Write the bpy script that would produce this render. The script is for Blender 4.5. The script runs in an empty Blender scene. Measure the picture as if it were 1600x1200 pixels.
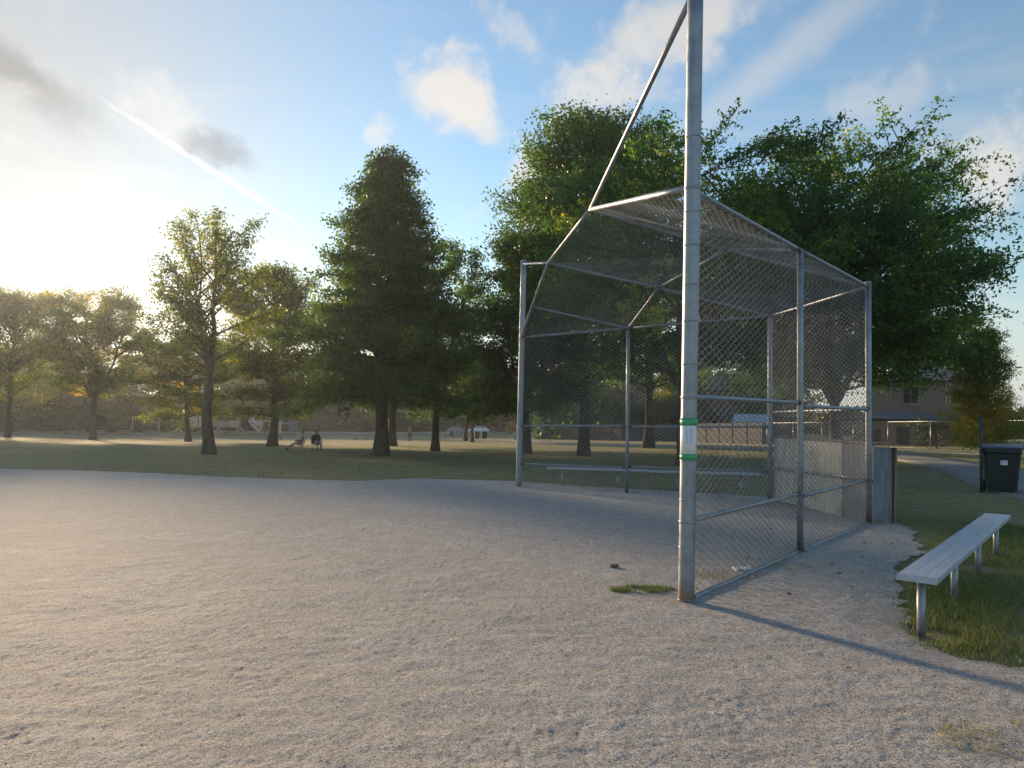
import bpy, bmesh, math, random
import numpy as np
from mathutils import Vector, Matrix

R = math.radians
scene = bpy.context.scene
COL = scene.collection

# ------------------------------------------------------------------ camera
cam_d = bpy.data.cameras.new('camera')
cam = bpy.data.objects.new('camera', cam_d)
COL.objects.link(cam)
cam_d.sensor_width = 36.0
cam_d.lens = 36.0 * 1178.0 / 1600.0
cam_d.clip_start = 0.05
cam_d.clip_end = 3000
cam.matrix_world = (Matrix.Translation((0, 0, 1.593)) @ Matrix.Rotation(R(90 + 2.32), 4, 'X')
                    @ Matrix.Rotation(R(0.92), 4, 'Z'))
scene.camera = cam

# ------------------------------------------------------------------ light
SUN_AZ, SUN_EL = -33.8, 9.4        # azimuth from +Y towards +X
sun_dir = Vector((math.sin(R(SUN_AZ)) * math.cos(R(SUN_EL)), math.cos(R(SUN_AZ)) * math.cos(R(SUN_EL)), math.sin(R(SUN_EL))))
sd = bpy.data.lights.new('sun', 'SUN')
sd.energy = 4.2
sd.angle = R(3.2)
sd.color = (1.0, 0.72, 0.44)
so = bpy.data.objects.new('sun', sd)
COL.objects.link(so)
so.rotation_euler = sun_dir.to_track_quat('Z', 'Y').to_euler()
scene.view_settings.view_transform = 'Standard'
scene.view_settings.look = 'None'
scene.view_settings.gamma = 1.0
scene.view_settings.exposure = 1.22
scene.view_settings.use_curve_mapping = False


# ------------------------------------------------------------------ node helper
class NT:
    def __init__(self, nt):
        self.nt = nt
    def n(self, kind, **kw):
        o = self.nt.nodes.new(kind)
        for k, v in kw.items():
            setattr(o, k, v)
        return o
    def put(self, sock, v):
        if isinstance(v, bpy.types.NodeSocket):
            self.nt.links.new(v, sock)
        elif v is not None:
            sock.default_value = v
    def m(self, op, a, b=None, c=None, clamp=False):
        o = self.n('ShaderNodeMath', operation=op)
        o.use_clamp = clamp
        for i, v in enumerate((a, b, c)):
            self.put(o.inputs[i], v)
        return o.outputs[0]
    def v(self, op, a, b=None, out=0):
        o = self.n('ShaderNodeVectorMath', operation=op)
        self.put(o.inputs[0], a)
        if op == 'SCALE':
            self.put(o.inputs[3], b)
        else:
            self.put(o.inputs[1], b)
        return o.outputs[out]
    def dot(self, a, b):
        return self.v('DOT_PRODUCT', a, b, 1)
    def noise(self, vec, scale, detail=4, rough=0.55, dist=0.0, col=False):
        o = self.n('ShaderNodeTexNoise')
        self.put(o.inputs['Vector'], vec)
        o.inputs['Scale'].default_value = scale
        o.inputs['Detail'].default_value = detail
        o.inputs['Roughness'].default_value = rough
        o.inputs['Distortion'].default_value = dist
        return o.outputs[1 if col else 0]
    def ramp(self, f, a, b, lo=0.0, hi=1.0, smooth=True):
        o = self.n('ShaderNodeMapRange')
        o.interpolation_type = 'SMOOTHSTEP' if smooth else 'LINEAR'
        self.put(o.inputs[0], f)
        for i, v in enumerate((a, b, lo, hi)):
            o.inputs[1 + i].default_value = v
        return o.outputs[0]
    def mix(self, f, a, b, blend='MIX'):
        o = self.n('ShaderNodeMix', data_type='RGBA', blend_type=blend)
        self.put(o.inputs[0], f)
        for s, v in ((o.inputs[6], a), (o.inputs[7], b)):
            if isinstance(v, tuple) and len(v) == 3:
                v = (*v, 1.0)
            self.put(s, v)
        return o.outputs[2]
    def cramp(self, f, stops):
        o = self.n('ShaderNodeValToRGB')
        e = o.color_ramp.elements
        while len(e) < len(stops):
            e.new(0.5)
        for i, (p, c) in enumerate(stops):
            e[i].position = p
            e[i].color = (*c, 1.0)
        self.put(o.inputs[0], f)
        return o.outputs[0]


# ------------------------------------------------------------------ sky
world = bpy.data.worlds.new('World')
scene.world = world
world.use_nodes = True
wn = world.node_tree
wn.nodes.clear()
W = NT(wn)
sky = W.n('ShaderNodeTexSky', sky_type='NISHITA')
sky.sun_disc = False
sky.sun_elevation = R(SUN_EL)
sky.sun_rotation = R(SUN_AZ)
sky.altitude = 150
sky.air_density = 1.2
sky.dust_density = 0.15
sky.ozone_density = 2.5
S = sky.outputs[0]
D = W.n('ShaderNodeTexCoord').outputs['Generated']
sep = W.n('ShaderNodeSeparateXYZ')
W.put(sep.inputs[0], D)
dz = W.m('ADD', W.m('ABSOLUTE', sep.outputs[2]), 0.13)
plan = W.v('DIVIDE', D, None)
cmb = W.n('ShaderNodeCombineXYZ')
W.put(cmb.inputs[0], W.m('DIVIDE', sep.outputs[0], dz))
W.put(cmb.inputs[1], W.m('DIVIDE', sep.outputs[1], dz))
PL = cmb.outputs[0]
wn.nodes.remove(plan.node)
fine = W.noise(PL, 3.2, 7, 0.62, 0.25)
warp = W.v('SCALE', W.v('SUBTRACT', W.noise(D, 6.0, 6, 0.6, 0, True), (0.5, 0.5, 0.5)), 0.09)
warp2 = W.v('SCALE', W.v('SUBTRACT', W.noise(D, 22.0, 5, 0.6, 0, True), (0.5, 0.5, 0.5)), 0.055)
DW = W.v('ADD', W.v('ADD', D, warp), warp2)
DW2 = W.v('ADD', D, W.v('SCALE', warp2, 0.55))
DW3 = W.v('ADD', D, W.v('SCALE', warp2, 0.22))


def blob(c, sx, sy, rot, soft=0.75, src=None):
    c = Vector(c).normalized()
    t1 = c.cross(Vector((0, 0, 1))).normalized()
    t2 = t1.cross(c).normalized()
    cr, sr = math.cos(R(rot)), math.sin(R(rot))
    a1, a2 = t1 * cr + t2 * sr, t2 * cr - t1 * sr
    v = src or DW
    a = W.m('DIVIDE', W.dot(v, tuple(a1)), sx)
    b = W.m('DIVIDE', W.dot(v, tuple(a2)), sy)
    r = W.m('SQRT', W.m('ADD', W.m('MULTIPLY', a, a), W.m('MULTIPLY', b, b)))
    k = W.ramp(r, 1.0, 1.0 - soft)
    return W.m('MULTIPLY', k, W.m('GREATER_THAN', W.dot(D, tuple(c)), 0.2))


# thin high veil, everywhere
rotv = W.n('ShaderNodeMapping')
W.put(rotv.inputs[0], PL)
rotv.inputs['Rotation'].default_value = (0, 0, R(38))
rotv.inputs['Scale'].default_value = (0.35, 1.3, 1)
cirrus = W.m('MULTIPLY', W.ramp(W.noise(rotv.outputs[0], 1.5, 8, 0.6, 0.7), 0.46, 0.78), 0.42)
# scattered small cumulus, everywhere
cum = W.m('MULTIPLY', W.ramp(W.noise(PL, 1.35, 8, 0.58, 0.3), 0.63, 0.74), 0.55)
crisp = W.noise(D, 15.0, 10, 0.62, 0.35)
puffs = [((-0.073, 0.9169, 0.3924), 0.090, 0.042, -38, 0.95), ((0.0968, 0.914, 0.3939), 0.055, 0.048, 25, 0.85),
         ((0.1927, 0.8687, 0.4563), 0.125, 0.062, 15, 0.8), ((0.527, 0.8015, 0.2825), 0.085, 0.060, 20, 0.85),
         ((0.0204, 0.9545, 0.2975), 0.050, 0.04, 60, 0.8), ((-0.1601, 0.9233, 0.3492), 0.03, 0.02, 50, 0.6),
         ((-0.0222, 0.8849, 0.4652), 0.055, 0.026, -50, 0.5), ((-0.4062, 0.846, 0.3454), 0.075, 0.035, -25, 0.5),
         ((0.3955, 0.8443, 0.3614), 0.07, 0.045, 10, 0.42)]
veil = W.m('MULTIPLY', blob((-0.60, 0.73, 0.33), 0.58, 0.50, 0, 0.95, DW2), W.ramp(W.noise(rotv.outputs[0], 0.9, 7, 0.6, 0.9), 0.25, 0.75, 0.86, 0.98))
mask = W.m('MAXIMUM', cirrus, cum)
for c, sx, sy, rot, k in puffs:
    b = blob(c, sx * 1.5, sy * 1.5, rot, 1.0)
    b = W.m('ADD', b, W.m('MULTIPLY', W.m('SUBTRACT', crisp, 0.5), 2.1))
    b = W.m('MULTIPLY', W.ramp(b, 0.12, 1.0), k)
    mask = W.m('MAXIMUM', mask, b)
streak = W.m('MULTIPLY', blob((0.30, 0.86, 0.41), 0.30, 0.036, 33, 1.0, DW2), 0.42)
mask = W.m('MAXIMUM', mask, streak)
trail = blob((-0.3623, 0.8872, 0.2857), 0.170, 0.0052, -27.5, 0.95, DW3)
trail = W.m('MULTIPLY', W.m('MULTIPLY', trail, 0.75), W.ramp(W.noise(D, 70, 5, 0.6), 0.36, 0.6, 0.35, 1.0))
# heavier grey clouds that hide the glow behind them
grey = W.m('MAXIMUM', W.m('MULTIPLY', blob((-0.535, 0.775, 0.345), 0.12, 0.036, -18, 0.9), 0.8),
           W.m('MULTIPLY', blob((-0.352, 0.8814, 0.3093), 0.065, 0.024, -12, 0.9), 0.7))
bw = W.n('ShaderNodeRGBToBW')
W.put(bw.inputs[0], S)
lum = bw.outputs[0]
cl = W.m('DIVIDE', W.m('MULTIPLY', lum, 5.4), W.m('ADD', lum, 1.1))
ccol = W.v('SCALE', W.mix(0.0, (1.0, 0.955, 0.90), (1, 1, 1)), cl)
vcol = W.v('SCALE', W.mix(W.ramp(lum, 3.0, 14.0), (0.96, 0.99, 1.02), (1.26, 1.12, 0.86)), W.m('DIVIDE', W.m('MULTIPLY', lum, 3.3), W.m('ADD', lum, 0.9)))
skyc = W.mix(mask, W.mix(veil, S, vcol), ccol)
skyc = W.mix(trail, skyc, (6.0, 5.8, 5.4))
gcol = W.v('SCALE', skyc, 0.55)
gmix = W.mix(0.5, gcol, W.v('SCALE', W.mix(0.0, (0.92, 0.93, 1.0), (1, 1, 1)), W.m('DIVIDE', W.m('MULTIPLY', lum, 2.0), W.m('ADD', lum, 0.9))))
skyc = W.mix(grey, skyc, gmix)
hzm = W.m('MULTIPLY', W.ramp(W.m('ABSOLUTE', sep.outputs[2]), 0.22, 0.0), 0.75)
hcol = W.v('SCALE', W.mix(0.0, (0.90, 0.985, 1.09), (1, 1, 1)), W.m('DIVIDE', W.m('MULTIPLY', lum, 4.4), W.m('ADD', lum, 1.6)))
skyc = W.mix(hzm, skyc, hcol)
bg = W.n('ShaderNodeBackground')
W.put(bg.inputs[0], skyc)
bg.inputs[1].default_value = 0.10
W.put(W.n('ShaderNodeOutputWorld').inputs[0], bg.outputs[0])


# ------------------------------------------------------------------ generic helpers
def gz(x, y):
    """height of the gently falling park ground"""
    x = np.asarray(x, float)
    y = np.asarray(y, float)
    sp = np.where((y - 24) / 8 > 30, y - 24, 8 * np.log1p(np.exp(np.minimum((y - 24) / 8, 30))))
    return .019 * 60 * np.tanh(x / 60) - .008 * np.minimum(y, 150) - .011 * np.minimum(sp, 110)


def g(x, y):
    return float(gz(x, y))


def tag(o, label=None, cat=None, group=None, kind=None):
    if label: o['label'] = label
    if cat: o['category'] = cat
    if group: o['group'] = group
    if kind: o['kind'] = kind
    return o


def empty(name, loc, rz=0.0):
    o = bpy.data.objects.new(name, None)
    COL.objects.link(o)
    o.location = loc
    o.rotation_euler = (0, 0, rz)
    o.empty_display_size = 0.2
    return o


def link(name, me, mat=None, parent=None):
    o = bpy.data.objects.new(name, me)
    COL.objects.link(o)
    if mat:
        me.materials.append(mat)
    if parent:
        o.parent = parent
    return o


def np_mesh(name, V, F, tint=None, smooth=False):
    """V (n,3), F (m,k) with one face size; tint per vertex"""
    V = np.ascontiguousarray(V, np.float32)
    F = np.ascontiguousarray(F, np.int32)
    me = bpy.data.meshes.new(name)
    me.vertices.add(len(V))
    me.vertices.foreach_set('co', V.ravel())
    k = F.shape[1]
    me.loops.add(F.size)
    me.loops.foreach_set('vertex_index', F.ravel())
    me.polygons.add(len(F))
    me.polygons.foreach_set('loop_start', np.arange(0, F.size, k, dtype=np.int32))
    if smooth:
        me.polygons.foreach_set('use_smooth', np.ones(len(F), bool))
    if tint is not None:
        at = me.attributes.new('tint', 'FLOAT', 'POINT')
        at.data.foreach_set('value', np.ascontiguousarray(tint, np.float32))
    me.update(calc_edges=True)
    return me


def bm_obj(name, bm, mat, parent=None, smooth=False):
    me = bpy.data.meshes.new(name)
    bm.normal_update()
    if smooth:
        for f in bm.faces:
            f.smooth = True
    bm.to_mesh(me)
    bm.free()
    return link(name, me, mat, parent)


def add_box(bm, c, s, rz=0.0, rx=0.0, ry=0.0, bev=0.0):
    M = Matrix.Translation(c) @ Matrix.Rotation(rz, 4, 'Z') @ Matrix.Rotation(ry, 4, 'Y') @ Matrix.Rotation(rx, 4, 'X') @ Matrix.Diagonal((*s, 1))
    r = bmesh.ops.create_cube(bm, size=1.0, matrix=M)
    if bev > 0:
        es = list({e for v in r['verts'] for e in v.link_edges})
        bmesh.ops.bevel(bm, geom=es, offset=bev, segments=2, affect='EDGES', profile=0.5)


def box(name, c, s, mat, parent=None, rz=0.0, rx=0.0, ry=0.0, bev=0.0):
    bm = bmesh.new()
    add_box(bm, c, s, rz, rx, ry, bev)
    return bm_obj(name, bm, mat, parent)


def tube_np(P, Rr, n=8, cap=True):
    P = np.asarray(P, float)
    Rr = np.broadcast_to(np.asarray(Rr, float), (len(P),))
    T = np.gradient(P, axis=0)
    T /= np.linalg.norm(T, axis=1)[:, None] + 1e-12
    up = np.array([0, 0, 1.0]) if abs(T[0, 2]) < 0.9 else np.array([1.0, 0, 0])
    A = np.cross(T, up)
    A /= np.linalg.norm(A, axis=1)[:, None] + 1e-12
    B = np.cross(T, A)
    th = np.arange(n) * 2 * np.pi / n
    V = P[:, None] + Rr[:, None, None] * (A[:, None] * np.cos(th)[None, :, None] + B[:, None] * np.sin(th)[None, :, None])
    V = V.reshape(-1, 3)
    k = len(P)
    i = np.arange(k - 1)[:, None] * n
    j = np.arange(n)[None]
    j2 = (j + 1) % n
    F = np.stack([i + j, i + j2, i + n + j2, i + n + j], -1).reshape(-1, 4)
    return V, F


def add_tube(bm, P, Rr, n=8):
    V, F = tube_np(P, Rr, n)
    vs = [bm.verts.new(v) for v in V]
    for f in F:
        bm.faces.new([vs[i] for i in f])
    bm.faces.new(vs[:n])
    bm.faces.new(vs[-n:][::-1])


def tube(name, P, r, mat, parent=None, n=12):
    bm = bmesh.new()
    add_tube(bm, P, r, n)
    bmesh.ops.recalc_face_normals(bm, faces=bm.faces)
    o = bm_obj(name, bm, mat, parent)
    for p in o.data.polygons:
        p.use_smooth = len(p.vertices) == 4
    return o


def vnoise(x, y, seed=0):
    """2-D value noise 0..1"""
    x0 = np.floor(x).astype(np.int64)
    y0 = np.floor(y).astype(np.int64)
    fx, fy = x - x0, y - y0
    fx = fx * fx * (3 - 2 * fx)
    fy = fy * fy * (3 - 2 * fy)
    def h(a, b):
        n = (a * 374761393 + b * 668265263 + seed * 982451653) & 0x7fffffff
        n = ((n ^ (n >> 13)) * 1274126177) & 0x7fffffff
        return ((n ^ (n >> 16)) & 0xffff) / 65535.0
    return (h(x0, y0) * (1 - fx) + h(x0 + 1, y0) * fx) * (1 - fy) + (h(x0, y0 + 1) * (1 - fx) + h(x0 + 1, y0 + 1) * fx) * fy


def fbm(x, y, oct=4, seed=0):
    s, a, t = 0, 1.0, 0
    for i in range(oct):
        s = s + a * vnoise(x * 2 ** i, y * 2 ** i, seed + i)
        t += a
        a *= 0.5
    return s / t


# ------------------------------------------------------------------ materials
def mat(name, build):
    m = bpy.data.materials.new(name)
    m.use_nodes = True
    nt = m.node_tree
    nt.nodes.clear()
    N = NT(nt)
    out = N.n('ShaderNodeOutputMaterial')
    N.put(out.inputs[0], build(N))
    return m


def pos(N):
    return N.n('ShaderNodeNewGeometry').outputs['Position']


def obco(N):
    return N.n('ShaderNodeTexCoord').outputs['Object']


def bsdf(N, col, rough=0.7, metal=0.0, spec=0.5, normal=None):
    b = N.n('ShaderNodeBsdfPrincipled')
    if isinstance(col, tuple):
        col = (*col, 1.0)
    N.put(b.inputs['Base Color'], col)
    N.put(b.inputs['Roughness'], rough)
    N.put(b.inputs['Metallic'], metal)
    b.inputs['Specular IOR Level'].default_value = spec
    if normal is not None:
        N.put(b.inputs['Normal'], normal)
    return b.outputs[0]


def bump(N, h, strength, dist):
    b = N.n('ShaderNodeBump')
    b.inputs['Strength'].default_value = strength
    b.inputs['Distance'].default_value = dist
    N.put(b.inputs['Height'], h)
    return b.outputs[0]


def plain(name, c, rough=0.6, metal=0.0, var=0.25, scale=6.0, spec=0.5, bmp=0.0, world=False):
    def f(N):
        co = pos(N) if world else obco(N)
        k = N.noise(co, scale, 5, 0.6)
        col = N.mix(N.ramp(k, 0.3, 0.72), tuple(x * (1 - var) for x in c), tuple(min(1, x * (1 + var)) for x in c))
        nm = bump(N, N.noise(co, scale * 8, 4), bmp, 0.004) if bmp else None
        return bsdf(N, col, rough, metal, spec, nm)
    return mat(name, f)


def m_gravel(N):
    p = pos(N)
    big = N.noise(p, 0.35, 5, 0.6)
    mid = N.noise(p, 4.5, 6, 0.65, 0.4)
    sm = N.noise(p, 34, 5, 0.78)
    tiny = N.noise(p, 95, 3, 0.7)
    mp = N.n('ShaderNodeMapping')
    N.put(mp.inputs[0], p)
    mp.inputs['Rotation'].default_value = (0, 0, R(-12))
    mp.inputs['Scale'].default_value = (0.5, 4.0, 1)
    drag = N.noise(mp.outputs[0], 1.6, 7, 0.7, 0.5)
    col = N.mix(N.ramp(mid, 0.34, 0.66), (0.46, 0.435, 0.41), (0.65, 0.63, 0.61))
    col = N.mix(N.ramp(big, 0.35, 0.7), N.mix(0.4, col, (0.41, 0.36, 0.31)), col)
    col = N.mix(N.m('MULTIPLY', N.ramp(drag, 0.55, 0.72), 0.45), col, (0.64, 0.63, 0.62))
    col = N.mix(N.m('MULTIPLY', N.ramp(sm, 0.50, 0.40), 0.8), col, (0.16, 0.15, 0.14))  # dark grains, with the shade between crumbs put into the colour
    col = N.mix(N.m('MULTIPLY', N.ramp(tiny, 0.49, 0.38), 0.8), col, (0.15, 0.14, 0.125))  # finer dark grains, small crumb shadows painted in as well
    col = N.mix(N.m('MULTIPLY', N.ramp(tiny, 0.53, 0.62), 0.85), col, (0.80, 0.78, 0.75))
    h = N.m('ADD', N.m('MULTIPLY', mid, 0.5), N.m('ADD', N.m('MULTIPLY', sm, 0.8), N.m('MULTIPLY', tiny, 0.45)))
    return bsdf(N, col, 0.85, 0, 0.35, bump(N, h, 1.0, 0.040))


def m_lawn(N):
    p = pos(N)
    big = N.noise(p, 0.12, 5, 0.6)
    mid = N.noise(p, 1.1, 6, 0.65)
    fin = N.noise(p, 16, 5, 0.7)
    col = N.mix(N.ramp(mid, 0.3, 0.7), (0.20, 0.20, 0.095), (0.28, 0.265, 0.135))
    col = N.mix(N.m('MULTIPLY', N.ramp(big, 0.42, 0.68), 0.75), col, (0.21, 0.165, 0.095))
    col = N.mix(N.m('MULTIPLY', N.ramp(fin, 0.5, 0.78), 0.5), col, (0.24, 0.19, 0.11))
    bare = N.m('MULTIPLY', N.ramp(N.noise(p, 1.9, 7, 0.7, 0.6), 0.52, 0.66), 0.75)
    col = N.mix(bare, col, N.mix(fin, (0.26, 0.225, 0.18), (0.42, 0.38, 0.33)))
    return bsdf(N, col, 0.9, 0, 0.15, bump(N, N.m('ADD', fin, N.m('MULTIPLY', mid, 0.6)), 1.0, 0.06))


def m_galv(rust):
    def f(N):
        p = obco(N)
        a = N.noise(p, 7, 6, 0.65)
        b = N.noise(p, 60, 3, 0.6)
        col = N.mix(N.ramp(a, 0.3, 0.7), (0.22, 0.24, 0.265), (0.34, 0.36, 0.385))
        col = N.mix(N.m('MULTIPLY', N.ramp(b, 0.55, 0.75), 0.35), col, (0.38, 0.39, 0.40))
        if rust:
            s = N.n('ShaderNodeSeparateXYZ')
            N.put(s.inputs[0], p)
            low = N.m('ADD', N.ramp(s.outputs[2], 0.02, 0.42, 1.0, 0.0), N.m('MULTIPLY', N.m('SUBTRACT', a, 0.5), 1.4))
            st = N.m('MULTIPLY', N.ramp(N.noise(p, 3.1, 7, 0.7), 0.60, 0.72), 0.45)
            col = N.mix(N.m('MAXIMUM', N.m('MULTIPLY', N.ramp(low, 0.5, 0.95), 0.85), st), col, N.mix(b, (0.17, 0.085, 0.035), (0.30, 0.19, 0.10)))
        return bsdf(N, col, N.ramp(a, 0.3, 0.7, 0.34, 0.55), 0.55, 0.5, bump(N, b, 0.25, 0.002))
    return f


def m_leaf(stops, trans, tw=0.45):
    def f(N):
        t = N.n('ShaderNodeAttribute')
        t.attribute_name = 'tint'
        c = N.cramp(t.outputs['Fac'], stops)
        d = bsdf(N, c, 0.5, 0, 0.35)
        tr = N.n('ShaderNodeBsdfTranslucent')
        N.put(tr.inputs[0], N.mix(1.0, c, trans, 'MULTIPLY'))
        mx = N.n('ShaderNodeMixShader')
        mx.inputs[0].default_value = tw
        N.put(mx.inputs[1], d)
        N.put(mx.inputs[2], tr.outputs[0])
        return mx.outputs[0]
    return f


def m_bark(N):
    p = obco(N)
    mp = N.n('ShaderNodeMapping')
    N.put(mp.inputs[0], p)
    mp.inputs['Scale'].default_value = (1, 1, 0.18)
    a = N.noise(mp.outputs[0], 16, 6, 0.7, 0.5)
    return bsdf(N, N.mix(N.ramp(a, 0.3, 0.7), (0.045, 0.036, 0.028), (0.15, 0.125, 0.10)), 0.9, 0, 0.2, bump(N, a, 1.0, 0.03))


def m_brick(c1, c2):
    def f(N):
        p = obco(N)
        s = N.n('ShaderNodeSeparateXYZ')
        N.put(s.inputs[0], p)
        cb = N.n('ShaderNodeCombineXYZ')
        N.put(cb.inputs[0], N.m('ADD', s.outputs[0], s.outputs[1]))
        N.put(cb.inputs[1], s.outputs[2])
        b = N.n('ShaderNodeTexBrick')
        N.put(b.inputs['Vector'], cb.outputs[0])
        b.inputs['Scale'].default_value = 1.0
        b.inputs['Brick Width'].default_value = 0.23
        b.inputs['Row Height'].default_value = 0.075
        b.inputs['Mortar Size'].default_value = 0.008
        b.inputs['Color1'].default_value = (*c1, 1)
        b.inputs['Color2'].default_value = (*c2, 1)
        b.inputs['Mortar'].default_value = (0.34, 0.31, 0.28, 1)
        return bsdf(N, N.mix(N.m('MULTIPLY', N.noise(p, 0.7, 4), 0.4), b.outputs[0], (0.20, 0.15, 0.11)), 0.9, 0, 0.2)
    return f


def m_shingle(c):
    def f(N):
        p = obco(N)
        mp = N.n('ShaderNodeMapping')
        N.put(mp.inputs[0], p)
        mp.inputs['Scale'].default_value = (3, 3, 9)
        a = N.noise(mp.outputs[0], 2.5, 5, 0.7)
        return bsdf(N, N.mix(a, tuple(x * 0.7 for x in c), tuple(x * 1.35 for x in c)), 0.9, 0, 0.3, bump(N, a, 0.6, 0.02))
    return f


def m_board(c):
    def f(N):
        p = obco(N)
        mp = N.n('ShaderNodeMapping')
        N.put(mp.inputs[0], p)
        mp.inputs['Scale'].default_value = (1, 1, 0.12)
        a = N.noise(mp.outputs[0], 14, 6, 0.65, 0.4)
        st = N.noise(p, 1.8, 6, 0.7)
        col = N.mix(N.ramp(a, 0.3, 0.7), tuple(x * 0.75 for x in c), tuple(x * 1.2 for x in c))
        col = N.mix(N.m('MULTIPLY', N.ramp(st, 0.52, 0.72), 0.5), col, (0.13, 0.11, 0.09))
        return bsdf(N, col, 0.85, 0, 0.2, bump(N, a, 0.5, 0.004))
    return f


def m_alu(N):
    p = obco(N)
    mp = N.n('ShaderNodeMapping')
    N.put(mp.inputs[0], p)
    mp.inputs['Scale'].default_value = (0.5, 9, 9)
    a = N.noise(mp.outputs[0], 5, 5, 0.6)
    st = N.noise(p, 3, 6, 0.7)
    col = N.mix(N.ramp(a, 0.3, 0.7), (0.41, 0.45, 0.50), (0.52, 0.56, 0.61))
    col = N.mix(N.m('MULTIPLY', N.ramp(st, 0.55, 0.7), 0.35), col, (0.36, 0.35, 0.33))
    return bsdf(N, col, 0.5, 0.35, 0.5)


def m_paper(N):
    p = obco(N)
    s = N.n('ShaderNodeSeparateXYZ')
    N.put(s.inputs[0], p)
    return bsdf(N, N.mix(N.noise(p, 9, 3), (0.72, 0.72, 0.75), (0.82, 0.82, 0.84)), 0.6)


def m_mottle(N):
    p = obco(N)
    a = N.noise(p, 2.6, 5, 0.6, 0.5)
    b = N.noise(p, 0.8, 3)
    c = N.mix(N.ramp(b, 0.4, 0.6), (0.55, 0.52, 0.50), (0.55, 0.27, 0.16))
    return bsdf(N, N.mix(N.ramp(a, 0.52, 0.6), c, (0.20, 0.17, 0.16)), 0.6)


def m_glass(N):
    return bsdf(N, N.mix(N.noise(obco(N), 1.5, 2), (0.02, 0.025, 0.03), (0.05, 0.06, 0.07)), 0.08, 0, 0.8)


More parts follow.
